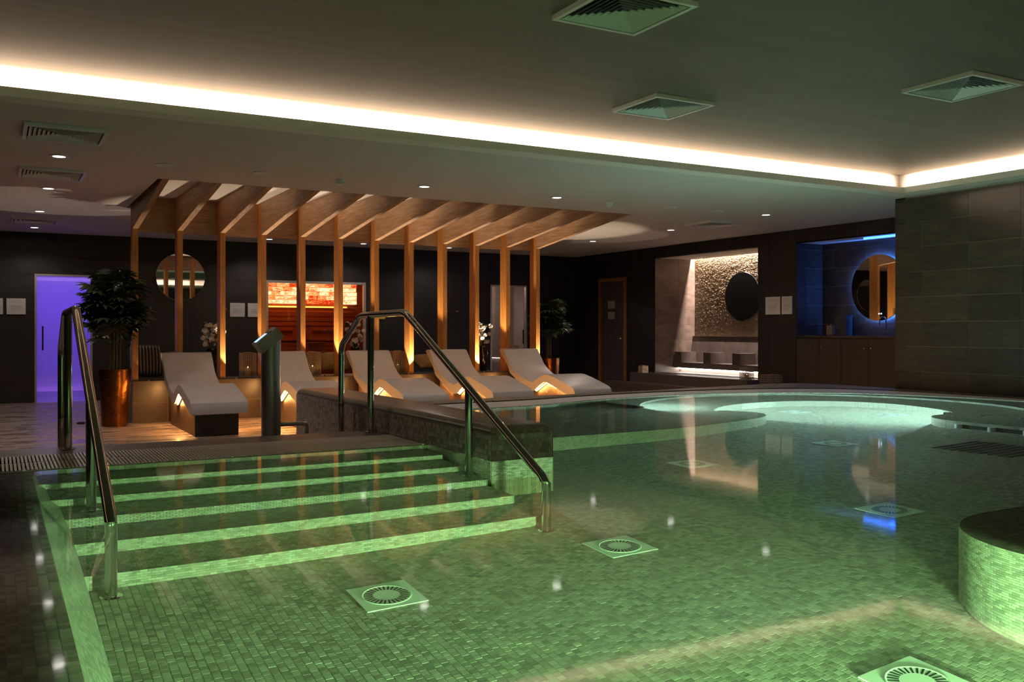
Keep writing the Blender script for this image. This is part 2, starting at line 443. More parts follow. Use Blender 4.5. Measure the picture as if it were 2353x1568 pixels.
def rect_minus(rects, hole):
    hu0, hu1, hv0, hv1 = hole; out = []
    for (u0, u1, v0, v1) in rects:
        if hu0 >= u1 or hu1 <= u0 or hv0 >= v1 or hv1 <= v0: out.append((u0, u1, v0, v1)); continue
        if v0 < hv0: out.append((u0, u1, v0, hv0))
        if v1 > hv1: out.append((u0, u1, hv1, v1))
        a, b = max(v0, hv0), min(v1, hv1)
        if u0 < hu0: out.append((u0, hu0, a, b))
        if u1 > hu1: out.append((hu1, u1, a, b))
    return out
def tiled(parent, plane, c, sgn, u0, u1, v0, v1, holes=(), ju=0.0, jv=0.0, tu=0.6, tv=0.298, m='wall_tile', gap=0.006, th=0.0035, name='wall_tile'):
    """wall tiles as single pieces, standing th proud of the plane c on the side sgn"""
    i0 = math.floor((u0 - ju) / tu); j0 = math.floor((v0 - jv) / tv)
    i = i0
    while ju + i * tu < u1:
        j = j0
        while jv + j * tv < v1:
            r = (max(u0, ju + i * tu), min(u1, ju + (i + 1) * tu), max(v0, jv + j * tv), min(v1, jv + (j + 1) * tv))
            rs = [r]
            for h in holes: rs = rect_minus(rs, h)
            for (a, b, e, f) in rs:
                if b - a < 0.02 or f - e < 0.02: continue
                g = gap / 2; c1 = c + sgn * th
                if plane == 'X': piece(name, m, (c, a + g, e + g), (c1, b - g, f - g), parent)
                elif plane == 'Y': piece(name, m, (a + g, c, e + g), (b - g, c1, f - g), parent)
                else: piece(name, m, (a + g, e + g, c), (b - g, f - g, c1), parent)
            j += 1
        i += 1

def mosaic(parent, o, eu, ev, en, nu, nv, pitch=0.0287, gap=0.0022, h=0.002, near=None, mt='mosaic_tile', mp='mosaic_piece', limit=300, stagger=True, name='mosaic_tile'):
    """nu x nv small tiles on a plane; the `limit` nearest to point `near` are single pieces, the rest one field"""
    o, eu, ev, en = Vector(o), Vector(eu), Vector(ev), Vector(en); cells = []
    rr = random.Random(hash(tuple(round(x, 3) for x in o)) & 0xffff)
    for j in range(nv):
        off = 0.5 * (j % 2) if stagger else 0.0
        for i in range(nu):
            u0 = (i + off) * pitch; u1 = u0 + pitch
            u1 = min(u1, nu * pitch)
            if u1 - u0 < pitch * 0.3: continue
            cells.append((u0 + gap / 2, u1 - gap / 2, j * pitch + gap / 2, (j + 1) * pitch - gap / 2))
        if off:
            cells.append((gap / 2, 0.5 * pitch - gap / 2, j * pitch + gap / 2, (j + 1) * pitch - gap / 2))
    single = set()
    if near is not None and limit:
        nv_ = Vector(near)
        ds = sorted(range(len(cells)), key=lambda k: (o + eu * (cells[k][0] + cells[k][1]) / 2 + ev * (cells[k][2] + cells[k][3]) / 2 - nv_).length)
        single = set(ds[:limit])
    vs = []; fs = []
    for k, (a, b, c, d) in enumerate(cells):
        hh = h * (0.75 + 0.5 * rr.random())
        if k in single:
            p = o + eu * a + ev * c; q = o + eu * b + ev * d + en * hh
            piece(name, mt, p, q, parent); continue
        n = len(vs); t = 0.0012
        for (u, v, z) in ((a,c,0),(b,c,0),(b,d,0),(a,d,0),(a+t,c+t,hh),(b-t,c+t,hh),(b-t,d-t,hh),(a+t,d-t,hh)):
            vs.append(tuple(o + eu * u + ev * v + en * z))
        fs += [(n+4,n+5,n+6,n+7),(n,n+1,n+5,n+4),(n+1,n+2,n+6,n+5),(n+2,n+3,n+7,n+6),(n+3,n,n+4,n+7)]
    if vs:
        me = bpy.data.meshes.new('mosaic_field'); me.from_pydata(vs, [], fs); me.materials.append(M(mp))
        if eu.cross(ev).dot(en) < 0: me.flip_normals()
        f = link('mosaic_field', me, parent); f['kind'] = 'stuff'

# ================================================================== THE ROOM
# ---- floor of the lounge (z = 0), L-shaped around the raised pool
fl = MB()
fl.prism([(-4.5, 6.9), (2.43, 6.9), (2.43, 8.45), (2.9, 8.5), (9.4, 9.0), (9.7, 8.6), (9.75, 7.57), (XR, 7.57), (XR, YB), (-4.5, YB)], 'Z', -0.1, 0.0)
tag(fl.build('floor', 'floor_tile'), kind='structure')

# ---- ceilings
ce = MB()
X0, X1 = -4.5, XR
CX0, CX1, CY0, CY1 = -3.2, 9.27, -2.0, 7.2      # coffer opening
TR = 0.2                                         # light trough
ce.box((X0, CY1 + TR, CE), (X1, 10.35, 3.15))
ce.box((X0, 13.05, CE), (X1, YB + .1, 3.15))
ce.box((X0, 10.35, CE), (1.5, 13.05, 3.15))
ce.box((7.75, 10.35, CE), (X1, 13.05, 3.15))
ce.box((1.5, 10.35, 2.955), (7.75, 13.05, 3.15))
ce.box((CX1 + TR, -3.1, CE), (X1, CY1 + TR, 3.15))
ce.box((X0, -3.1, CE), (CX0 - TR, CY1 + TR, 3.15))
ce.box((CX0 - TR, -3.1, CE), (CX1 + TR, CY0 - TR, 3.15))
cl = tag(ce.build('ceiling', 'ceiling'), kind='structure')
boxo('coffer_panel', 'coffer_silk', (CX0 - TR, CY0 - TR, CU), (CX1 + TR, CY1 + TR, 3.2), cl)
# lip of the light trough, one trim for each side
LT = 2.868
def lip(n, a, b):
    m = MB(); m.box((a[0], a[1], CE), (b[0], b[1], CE + .018))
    return m
t1 = lip(1, (CX0 - TR, CY1 + .02), (CX1 + TR, CY1 + TR)); t1.box((CX0 - .02, CY1, CE), (CX1 + .02, CY1 + .02, LT)); tag(t1.build('trim_1', 'cove'), kind='structure')
t2 = lip(2, (CX1 + .02, CY0), (CX1 + TR, CY1 + .02)); t2.box((CX1, CY0, CE), (CX1 + .02, CY1, LT)); tag(t2.build('trim_2', 'cove'), kind='structure')
t3 = lip(3, (CX0 - TR, CY0), (CX0 - .02, CY1 + .02)); t3.box((CX0 - .02, CY0, CE), (CX0, CY1, LT)); tag(t3.build('trim_3', 'cove'), kind='structure')
t4 = lip(4, (CX0 - TR, CY0 - TR), (CX1 + TR, CY0 - .02)); t4.box((CX0, CY0 - .02, CE), (CX1, CY0, LT)); tag(t4.build('trim_4', 'cove'), kind='structure')
COVE = (1.0, 0.78, 0.57)
PC = 34.0     # watts for each metre of strip
zc = 2.862
for nm, mid, d, ln, ax, lab in (
        ('far', ((CX0 + CX1) / 2, CY1 + .06, zc), (0, .97, .24), CX1 - CX0, 'x', 'warm white light strip hidden in the ceiling cove above the loungers'),
        ('right', (CX1 + .06, (CY0 + CY1) / 2, zc), (.97, 0, .24), CY1 - CY0, 'y', 'warm white light strip hidden in the cove along the tiled pillar wall'),
        ('left', (CX0 - .06, (CY0 + CY1) / 2, zc), (-.97, 0, .24), CY1 - CY0, 'y', 'warm white light strip hidden in the cove on the left'),
        ('near', ((CX0 + CX1) / 2, CY0 - .06, zc), (0, -.97, .24), CX1 - CX0, 'x', 'warm white light strip hidden in the cove behind the viewer')):
    th = thing('cove_light_strip', lab, 'light strip')
    h = ln / 2
    a, b = ((mid[0] - h, mid[1] - .02, CE + .02), (mid[0] + h, mid[1] + .02, zc - .012)) if ax == 'x' else ((mid[0] - .02, mid[1] - h, CE + .02), (mid[0] + .02, mid[1] + h, zc - .012))
    boxo('channel', 'white_plastic', a, b, th)
    o = area('cove_lamp', mid, d, ln, .03, PC * ln * (.35 if nm in ('left', 'near') else 1.0), COVE, th, 110)
    q = Vector(d).normalized(); tx = Vector((1, 0, 0)) if ax == 'x' else Vector((0, 1, 0))
    z = -q; y = z.cross(tx).normalized(); o.rotation_euler = Matrix((tx, y, z)).transposed().to_euler()

# ---- walls
W1 = struct('wall_back')      # far wall with doors, mirror, sauna window
NB = [(0.56, 1.43, 0, 2.12), (4.35, 6.29, 0.05, 2.116), (9.04, 9.92, 0.02, 2.14)]
rs = [(X0, XR, 0.0, CE)]
for h in NB: rs = rect_minus(rs, h)
wb = MB()
for (a, b, c, d) in rs: wb.box((a, YB, c), (b, YB + .12, d))
wb.build('wall_core', 'dark_grout', W1)
tiled(W1, 'Y', YB, -1, X0, XR, 0.0, CE, NB, ju=0.02, jv=0.0, m='black_tile')
W2 = struct('wall_right')     # wall with the seat niche and the vanity niche
NR = [(11.5, 14.27, 0.37, 2.59), (8.2, 10.65, 0.0, 2.59), (15.19, 16.16, 0.0, 2.27)]
rs = [(7.57, YB, 0.0, CE)]
for h in NR: rs = rect_minus(rs, h)
wb = MB()
for (a, b, c, d) in rs: wb.box((XR, a, c), (XR + .12, b, d))
wb.build('wall_core', 'dark_grout', W2)
tiled(W2, 'X', XR, -1, 7.57, YB, 0.0, CE, NR, ju=10.65, jv=.102, m='black_tile')
# niche of the tiled seat
nx = 12.17
wb = MB(); wb.box((XR + .12, 14.27, .2), (nx + .1, 14.35, 3.0)); wb.box((XR + .12, 11.42, .2), (nx + .1, 11.5, 3.0)); wb.box((nx + .012, 11.5, .2), (nx + .1, 14.27, 3.0))
wb.box((XR, 11.42, .2), (nx + .1, 14.35, .37)); 
wb.build('niche_core', 'grout', W2)
boxo('niche_soffit', 'ceiling', (XR + .12, 11.5, 2.59), (nx - .11, 14.27, 2.96), W2)
boxo('niche_soffit', 'ceiling', (XR + .12, 11.42, 2.96), (nx + .1, 14.35, 3.02), W2)
tiled(W2, 'Y', 14.27, -1, XR, nx, .37, 2.59, ju=XR - .02, jv=.102, m='niche_tile', tu=.6)
tiled(W2, 'Y', 11.5, 1, XR, nx, .37, 2.59, ju=XR - .02, jv=.102, m='niche_tile', tu=.6)
# split stone face, a real relief of small chips
def stone_face():
    m = MB(); rr = random.Random(3); y = 11.51; 
    z = 1.05
    while z < 2.95:
        hgt = 0.0145; y = 11.51
        while y < 14.26:
            w = rr.uniform(.016, .045); d = rr.uniform(0, .009)
            yy = min(y + w, 14.262)
            n = len(m.v)
            m.v += [(nx - d, y + .001, z + .001), (nx - d - rr.uniform(-.004, .004), yy - .001, z + .001), (nx - d - rr.uniform(-.004, .004), yy - .001, z + hgt - .001), (nx - d - rr.uniform(-.004, .004), y + .001, z + hgt - .001),
                    (nx + .02, y, z), (nx + .02, yy, z), (nx + .02, yy, z + hgt), (nx + .02, y, z + hgt)]
            m.f += [(n, n + 3, n + 2, n + 1), (n, n + 1, n + 5, n + 4), (n + 1, n + 2, n + 6, n + 5), (n + 2, n + 3, n + 7, n + 6), (n + 3, n, n + 4, n + 7)]
            y = yy
        z += hgt
    o = m.build('split_stone_face', 'split_stone', W2); o['kind'] = 'stuff'
stone_face()
area('niche_cove_lamp', (nx - .055, 12.885, 2.90), (0, 0, -1), .05, 2.7, 380, (1.0, .84, .70), W2)
# niche of the vanity
vx = 11.76
wb = MB(); wb.box((XR + .1, 10.65, 0), (vx + .1, 10.73, 2.7)); wb.box((XR + .1, 8.12, 0), (vx + .1, 8.2, 2.7)); wb.box((vx, 8.2, 0), (vx + .1, 10.65, 2.7))
wb.build('niche_core', 'grout', W2)
boxo('niche_soffit', 'ceiling', (XR, 8.12, 2.59), (vx + .1, 10.73, 2.70), W2)
tiled(W2, 'X', vx, -1, 8.2, 10.65, 1.1, 2.59, ju=9.19 - .6, jv=.102, m='wall_tile')
tiled(W2, 'Y', 10.65, -1, XR, vx, 1.1, 2.59, ju=XR + .22 - .6, jv=.102, m='wall_tile')
# near right wall with large tiles
W3 = struct('wall_pillar')
wb = MB(); wb.box((XN, -3.1, 0.0), (XN + .15, 7.57, CE)); wb.box((XN, 7.42, 0), (XR + .1, 7.57, CE)); wb.build('wall_core', 'grout', W3)
tiled(W3, 'X', XN, -1, -3.0, 7.57, 0.40, CE, ju=7.2, jv=1.594 - 4 * .298, tu=.61)
W4 = struct('wall_left'); boxo('wall_core', 'dark_wall', (X0 - .12, -3.1, -.1), (X0, YB + .1, CE + .3), W4)
W5 = struct('wall_near'); boxo('wall_core', 'dark_wall', (X0, -3.12, -.1), (XR, -3.0, CE + .3), W5)

# ================================================================== THE POOL
B = resample([(2.845, 7.62), (4.48, 7.74), (5.5, 8.05), (6.42, 8.22), (7.1, 8.22), (7.6, 8.13), (8.15, 7.93), (8.56, 7.67), (8.88, 7.3), (9.08, 6.9), (9.25, 6.35), (9.33, 5.8), (9.36, 5.0), (9.36, 3.0), (9.36, .3)], 150)
O = resample([(2.845, 8.2), (4.84, 8.33), (5.6, 8.5), (6.73, 8.63), (7.4, 8.62), (8.0, 8.54), (8.6, 8.36), (9.1, 8.02), (9.38, 7.5), (9.5, 6.9), (9.53, 6.17), (9.54, 5.0), (9.54, 3.0), (9.54, .3)], 150)
Cc = resample([(2.845, 8.5), (4.4, 8.62), (6.7, 8.78), (8.4, 9.0), (9.2, 9.06), (9.5, 8.95), (9.66, 8.4), (9.66, 7.7), (9.615, 7.3), (9.615, 6.17), (9.615, 5.0), (9.615, 3.0), (9.615, .3)], 150)
PF = struct('pool_floor')
boxo('floor_slab', 'mosaic_yx', (.1, .2, ZF - .1), (9.6, 8.4, ZF), PF)
mosaic(PF, (.32, 1.45, ZF), (0, 1, 0), (1, 0, 0), (0, 0, 1), 92, 140, near=(1.6, 2.4, ZF))
# basin walls
PW = struct('pool_wall')
def strip(name, pts, z0, z1, m, parent, closed=False):
    vs = []; fs = []
    for (x, y) in pts: vs += [(x, y, z0), (x, y, z1)]
    for i in range(len(pts) - 1): fs.append((2 * i, 2 * i + 2, 2 * i + 3, 2 * i + 1))
    return MB().add(vs, fs).build(name, m, parent, smooth=True)
strip('basin_wall', B, ZF, W + .002, 'mosaic_xz', PW)
boxo('near_wall', 'mosaic_xz', (-.4, .1, ZF), (9.6, .3, W - .02), PW)
# battered left wall with its overflow ledge
prof = [(.315, ZF), (.302, -.40), (.288, -.23), (.271, -.06), (.228, .112), (.19, .283), (.166, .435), (-.5, .435), (-.5, ZF - .1), (.315, ZF - .1)]
MB().prism(prof, 'Y', .2, 5.46).build('side_wall', 'mosaic_yz', PW)
mosaic(PW, (-.121, 1.95, .435), (0, 1, 0), (1, 0, 0), (0, 0, 1), 122, 10, near=(.1, 2.2, .43), stagger=True, mt='block_tile', mp='block_piece')
# the stairs, each tread a block
PS = struct('pool_steps')
Y1 = 5.462
for k in range(1, 6):
    boxo('step', 'mosaic_xy', (.12, Y1 - .2995 * k, ZF), (2.40, Y1 + .02, W - RIS * k), PS)
boxo('top_wall', 'mosaic_xz', (.12, Y1 + .001, ZF), (2.436, 5.6, W - .015), PS)
for k in range(6):
    lim = 300 if k == 5 else 0
    mosaic(PS, (.19 + .026 * k, Y1 - .2995 * k, W - RIS * (k + 1) + .001), (1, 0, 0), (0, 0, 1), (0, -1, 0), int((2.40 - .19 - .026 * k) / .0287), 6, near=(.9, Y1 - .2995 * k, W - RIS * k), limit=lim, gap=.0022)
# submerged benches
E1 = resample([(2.845, 5.79), (4.2, 5.80), (4.79, 5.82), (5.4, 5.94), (5.9, 6.09), (6.16, 6.24), (6.29, 6.44), (6.27, 6.64), (6.12, 6.76), (6.06, 6.83), (6.14, 6.92), (6.41, 7.12), (6.81, 7.29), (7.3, 7.33), (7.75, 7.2), (8.08, 6.9), (8.2, 6.5), (8.14, 6.05), (7.98, 5.68), (7.8, 5.52), (7.6, 5.50), (7.4, 5.44), (7.25, 5.28), (7.19, 5.05), (7.2, 4.6), (7.22, 4.2)], 140)
PBn = struct('pool_bench')
ZB = .05
m = MB(); poly = E1 + [(7.22, 1.25), (9.36, 1.25)] + [(x, y) for (x, y) in reversed(B)][12:]
m.add([(x, y, ZB) for x, y in poly], [tuple(range(len(poly)))]).build('seat', 'mosaic_xy', PBn)
strip('seat_front', E1 + [(7.22, 2.2)], ZF, ZB, 'mosaic_xz', PBn)
arc = [(7.1 + 1.83 * math.cos(R(a)), 6.35 + 1.83 * math.sin(R(a))) for a in range(-58, 152, 6)]
strip('backrest_wall', arc, ZB, .31, 'mosaic_xz', PBn)
iB = [p for p in B if p[0] > 5.6]
poly = arc + [(5.55, 7.9)] + [p for p in B if p[0] > 5.6 and p[1] > 4.6]
MB().add([(x, y, .31) for x, y in poly], [tuple(range(len(poly)))]).build('backrest_shelf', 'mosaic_xy', PBn)
# flat panels coloured as the shade of openings, with stub columns below the right spa arm, and a grab bar on its seat
for k in range(5):
    a = 4.98 - k * .30
    boxo('shade_panel', 'vent_dark', (7.185, a - .24, -.42), (7.20, a, -.16), PBn)
    MB().tube([(7.17, a + .03, -.44), (7.17, a + .03, -.14)], .03, 12).build('stub_column', 'drain', PBn, smooth=True)
GBt = thing('spa_grab_bar', 'thin steel grab bar on the right seat of the round spa', 'grab bar')
for k in range(3):
    y = 5.18 - k * .34
    MB().tube(fillet([(7.75, y, ZB), (7.75, y, ZB + .12), (8.15, y - .06, ZB + .12), (8.15, y - .06, ZB)], .05, 5), .012, 8).build('bar', 'steel', GBt, smooth=True)
# rounded pier by the viewer
pier = thing('rounded_seat_pier', 'rounded mosaic pier just under the water at the right edge', 'pool pier')
pc = [(3.56 + .56 * math.cos(R(a)), 1.80 + .56 * math.sin(R(a))) for a in range(90, 271, 6)]
pp = pc + [(6.5, 1.24), (6.5, 2.36)]
MB().add([(x, y, .425) for x, y in pp], [tuple(range(len(pp)))]).build('top', 'coping_xy', pier)
pin = [(3.56 + .545 * math.cos(R(a)), 1.80 + .545 * math.sin(R(a))) for a in range(90, 271, 6)]
m = MB()
vs = [(x, y, .423) for x, y in pc] + [(x, y, ZF) for x, y in pc]; n = len(pc)
fs = [(i, i + 1, n + i + 1, n + i) for i in range(n - 1)]
m.add(vs, fs).build('core', 'pool_grout', pier, smooth=True)
def pier_tiles():
    vs = []; fs = []; p = .0287; g = .0011; r0 = .56; ns = int(.56 * math.pi / p); da = math.pi / ns
    for j in range(34):
        for i in range(ns):
            a0 = math.pi / 2 + i * da + (da / 2 if j % 2 else 0); a1 = a0 + da
            z1 = .425 - j * p - g; z0 = z1 - p + 2 * g
            n = len(vs)
            for rr_, t in ((r0, 0), (r0 + .003, .001)):
                for (a, z) in ((a0 + g / r0 + t, z0 + t), (a1 - g / r0 - t, z0 + t), (a1 - g / r0 - t, z1 - t), (a0 + g / r0 + t, z1 - t)):
                    vs.append((3.56 + rr_ * math.cos(a), 1.80 + rr_ * math.sin(a), z))
            fs += [(n + 7, n + 6, n + 5, n + 4), (n, n + 1, n + 5, n + 4), (n + 1, n + 2, n + 6, n + 5), (n + 2, n + 3, n + 7, n + 6), (n + 3, n, n + 4, n + 7)]
    o = MB().add(vs, fs).build('mosaic_field', 'mosaic_piece', pier); o['kind'] = 'stuff'
pier_tiles()
boxo('straight_front', 'mosaic_xz', (3.56, 1.24, ZF), (6.5, 1.25, .425), pier)
boxo('straight_back', 'mosaic_xz', (3.56, 2.35, ZF), (6.5, 2.36, .425), pier)
# dividing wall block
BL = thing('dividing_wall', 'low grey mosaic wall with rounded edges beside the pool stairs', 'low wall')
bx0, bx1, by0, by1, bz = 2.436, 2.845, 4.59, 8.45, .655
rr_ = .055
pr_ = [(bx0, ZF), (bx1, ZF), (bx1, bz - rr_)] + [(bx1 - rr_ + rr_ * math.cos(R(a)), bz - rr_ + rr_ * math.sin(R(a))) for a in (22, 45, 67, 90)] + [(bx0 + rr_ - rr_ * math.sin(R(a)), bz - rr_ + rr_ * math.cos(R(a))) for a in (0, 22, 45, 67)] + [(bx0, bz - rr_)]
m = MB(); n = len(pr_)
def shrink(p, k):
    # round the front and back edges too
    return (p[0], min(p[1], bz - k))
secs = [(by0, .05), (by0 + .008, .026), (by0 + .022, .010), (by0 + .045, 0), (by1 - .045, 0), (by1 - .02, .010), (by1, .05)]
vs = []; fs = []
for (y, k) in secs:
    for p in pr_: q = shrink(p, k); vs.append((q[0], y, q[1]))
for i in range(len(secs) - 1):
    for j in range(n): fs.append((i * n + j, i * n + (j + 1) % n, (i + 1) * n + (j + 1) % n, (i + 1) * n + j))
fs.append(tuple(range(n))); fs.append(tuple(range((len(secs) - 1) * n, len(secs) * n)))
m.add(vs, fs).build('core', 'block_xy', BL, smooth=True, angle=50)
mosaic(BL, (bx0 + .002, by0, W - 21 * .0287 + .005), (1, 0, 0), (0, 0, 1), (0, -1, 0), 14, 26, near=(2.6, 4.5, .5), limit=300, mt='block_tile', mp='block_piece')
mosaic(BL, (bx0, by0 + .002, W - 21 * .0287 + .005), (0, 1, 0), (0, 0, 1), (-1, 0, 0), 134, 26, near=None, mt='block_tile', mp='block_piece')
# outer face of the raised pool and steps down from the coping
CP = struct('pool_coping')
vs = []; fs = []
for (a, b) in zip(O, Cc): vs += [(a[0], a[1], W + .012), (a[0], a[1], W + .02), (b[0], b[1], W + .022), (b[0], b[1], 0)]
for i in range(len(O) - 1):
    for k in range(3): fs.append((4 * i + k, 4 * i + 4 + k, 4 * i + 5 + k, 4 * i + 1 + k))
MB().add(vs, fs).build('coping', 'coping_xy', CP, smooth=True, angle=30)
boxo('coping_step', 'coping_xy', (-4.5, 6.115, -.05), (2.436, 6.45, W + .004), CP)
boxo('gutter_front', 'coping_xy', (-4.5, 5.455, -.05), (2.436, 5.485, W - .002), CP)
boxo('deck_left', 'coping_xy', (-4.5, -3.0, -.1), (-.35, 5.46, W + .004), CP)
boxo('deck_near', 'coping_xy', (-.35, -3.0, -.1), (9.62, .2, W + .004), CP)
boxo('outer_step', 'coping_xy', (-.3, 6.45, -.05), (2.436, 6.75, .30), CP)
boxo('outer_step', 'coping_xy', (-.3, 6.75, -.05), (2.436, 7.05, .15), CP)
boxo('gutter_bed', 'vent_dark', (-4.5, 5.48, .2), (2.436, 6.12, .40), CP)
# water
poly = [(-.34, .2), (B[-1][0] + .02, .2)] + [(x, y) for (x, y) in reversed(B)] + [(2.85, 4.585), (2.43, 4.585), (2.43, 5.458), (-.34, 5.458)]
wa = MB().add([(x, y, W) for x, y in poly], [tuple(range(len(poly)))])
me = bpy.data.meshes.new('pool_water'); me.from_pydata(wa.v, [], wa.f)
if me.polygons[0].normal.z < 0: me.flip_normals()
me.materials.append(M('water'))
tag(link('pool_water', me), 'still clear water of the pool, glowing green from below', 'water', kind='stuff')
# straight gutter by the stairs: two rows of slats
GT = thing('stair_gutter_grating', 'two-row slatted overflow grating along the top of the pool stairs', 'grating')
px = .0195
k = 0
x = -.18
sl = MB().box((-.006, -.149, -.012), (.006, .149, .006)).mesh('gutter_slat', 'slat')
while x < 2.425:
    for yc in (5.64, 5.955):
        link('slat', sl, GT, (x, yc, W))
    x += px; k += 1
for yc in (5.49, 5.797, 6.108): boxo('edge_bar', 'slat', (-.19, yc - .006, W - .016), (2.43, yc + .006, W + .003), GT)
# curved white gutter
CG = thing('curved_gutter_grating', 'curved pale overflow grating around the far pool edge and spa', 'grating')
vs = []; fs = []; Bf = resample(B, 560); Of = resample(O, 560)
for i in range(559):
    a0, a1 = Vector((*Bf[i], 0)), Vector((*Of[i], 0)); b0, b1 = Vector((*Bf[i + 1], 0)), Vector((*Of[i + 1], 0))
    b0 = a0.lerp(b0, .66); b1 = a1.lerp(b1, .66); n = len(vs)
    for z in (W - .01, W + .008):
        for p in (a0, b0, b1, a1): vs.append((p.x, p.y, z))
    fs += [(n + 4, n + 5, n + 6, n + 7), (n, n + 1, n + 5, n + 4), (n + 1, n + 2, n + 6, n + 5), (n + 2, n + 3, n + 7, n + 6), (n + 3, n, n + 4, n + 7)]
o = MB().add(vs, fs).build('slats', 'slat_white', CG); o['kind'] = 'stuff'
vs = []; fs = []
for (a, b) in zip(B, O): vs += [(a[0], a[1], W - .06), (b[0], b[1], W - .06)]
for i in range(len(B) - 1): fs.append((2 * i, 2 * i + 2, 2 * i + 3, 2 * i + 1))
MB().add(vs, fs).build('gutter_bed', 'slat_white', CG)

# floor drains
def drain(x, y, label, s=.25, rz=0.0):
    t = thing('floor_drain', label, 'drain', (x, y, ZF + .003), rz, 'square drains in the pool floor')
    MB().box((-s/2, -s/2, 0), (s/2, s/2, .008)).build('plate', 'drain', t)
    MB().lathe([(s*.40, .008), (s*.40, .011), (s*.385, .012), (s*.36, .009)], n=32).build('ring', 'drain', t)
    for k in range(28):
        a = 2 * math.pi * k / 28
        link('slot', SLOT, t, (s * .29 * math.cos(a), s * .29 * math.sin(a), .0085), (0, 0, a))
    return t
SLOT = MB().box((-.018, -.0035, -.001), (.018, .0035, .0012)).mesh('drain_slot', 'vent_dark')
drain(1.347, 3.42, 'square white drain in front of the lowest pool step')
drain(2.515, 3.475, 'square white drain right of the stair handrail')
drain(2.52, 1.90, 'square white drain cut by the bottom edge of the picture')
drain(5.65, 4.99, 'square drain near the mouth of the round spa')
drain(4.10, 3.26, 'square drain by the blue reflection')
drain(4.11, 4.85, 'square drain by the submerged bench')
drain(7.15, 6.84, 'square drain inside the round spa on the left')
drain(7.75, 6.15, 'square drain inside the round spa on the right')
t = thing('floor_grille', 'wide slatted grille in the pool floor at far right', 'grille', (6.4, 4.18, ZF + .003), R(4))
for k in range(9): MB().box((-.3, -.28 + .07 * k, 0), (.3, -.25 + .07 * k, .012)).build('bar', 'vent_dark', t)

# underwater lamps
def pool_lamp(x, y, z, d, power, col, label, size=.2):
    t = thing('underwater_lamp', label, 'lamp', (x, y, z), 0, 'underwater pool lamps')
    q = Vector(d).to_track_quat('Z', 'Y').to_euler()
    MB().lathe([(size*.5, 0), (size*.62, 0), (size*.62, .012), (size*.5, .02)], n=24, caps=False).build('bezel', 'steel', t, rot=q)
    MB().lathe([(0.0, .004), (size*.5, .004)], n=24, caps=False).build('lens', 'white_plastic', t, rot=q)
    l = bpy.data.lights.new('underwater_light', 'AREA'); l.shape = 'DISK'; l.size = size; l.energy = power; l.color = col
    o = bpy.data.objects.new('underwater_light', l); COL.objects.link(o); o.parent = t
    dd = Vector(d).normalized(); o.location = dd * .03; o.rotation_euler = dd.to_track_quat('-Z', 'Y').to_euler()
GR = (0.44, 1.0, 0.38)
pool_lamp(1.67, .315, -.40, (0.5, 1, .06), 330, GR, 'green underwater lamp in the near pool wall')
pool_lamp(6.20, 6.80, -.12, (1, .25, -.25), 210, (0.55, 1.0, 0.92), 'underwater lamp at the left end of the round spa seat')
pool_lamp(7.88, 5.62, -.12, (-.6, 1, -.2), 150, (0.55, 1.0, 0.92), 'underwater lamp at the right end of the round spa seat')

pool_lamp(5.62, 7.42, .18, (1, -.25, .02), 75, (0.55, 1.0, 0.92), 'added underwater lamp lighting the backrest of the round spa', .14)  # extra lamp, added to brighten the right backrest wall
# handrails
def rail(x, label):
    t = thing('pool_handrail', label, 'handrail', (x, 0, 0), 0, 'handrails of the pool stairs')
    r = .0235
    path = fillet([(0, 6.95, .6), (0, 6.95, 1.07), (0, 6.52, 1.305), (0, 5.66, 1.315), (0, 3.87, .455), (0, 3.87, .2)], .07, 7)
    MB().tube(path, r, 16).build('top_rail', 'steel', t, smooth=True)
    MB().tube([(0, 6.95, .02), (0, 6.95, .62)], r, 16).build('post', 'steel', t, smooth=True)
    MB().tube([(0, 6.30, W), (0, 6.30, 1.305)], r, 16).build('post', 'steel', t, smooth=True)
    MB().tube([(0, 4.72, W - RIS * 3), (0, 4.72, .86)], r, 16).build('post', 'steel', t, smooth=True)
    MB().tube([(0, 3.87, ZF), (0, 3.87, .24)], r, 16).build('post', 'steel', t, smooth=True)
    for (y, z) in ((6.30, W + .006), (4.72, W - RIS * 3), (3.87, ZF)):
        MB().lathe([(.024, 0), (.042, 0), (.042, .006), (.026, .010)], c=(0, y, z), n=20).build('flange', 'steel', t, smooth=True)
rail(.39, 'bent steel handrail on the left side of the pool stairs')
rail(2.36, 'bent steel handrail beside the low mosaic wall')

# control pedestal
t = thing('control_pedestal', 'steel column with a slanted lit control screen behind the grating', 'pedestal', (1.915, 7.35, 0))
top = MB(); n = 28; rp_ = .075
vs = []
for k in range(n):
    a = 2 * math.pi * k / n; vs.append((rp_ * math.cos(a), rp_ * math.sin(a), 0))
for k in range(n):
    a = 2 * math.pi * k / n; xx = rp_ * math.cos(a); vs.append((xx, rp_ * math.sin(a), 1.08 + .8 * xx))
fs = [(k, (k + 1) % n, n + (k + 1) % n, n + k) for k in range(n)] + [tuple(range(n, 2 * n))]
top.add(vs, fs).build('column', 'dark_steel', t, smooth=True)
hd = MB().box((-.105, -.075, 0), (.105, .075, .095)).build('console_head', 'console', t, loc=(.005, 0, 1.08), rot=(0, -R(39), 0))
MB().box((-.102, -.055, .095), (.06, .055, .098)).build('bezel', 'black', hd)
MB().box((-.09, -.038, .098), (.02, .038, .0995)).build('screen', 'screen', hd)
MB().tube(fillet([(.07, 0, .44), (.29, 0, .44), (.29, 0, .0)], .03, 5), .0165, 12).build('side_rail', 'dark_steel', t, smooth=True)

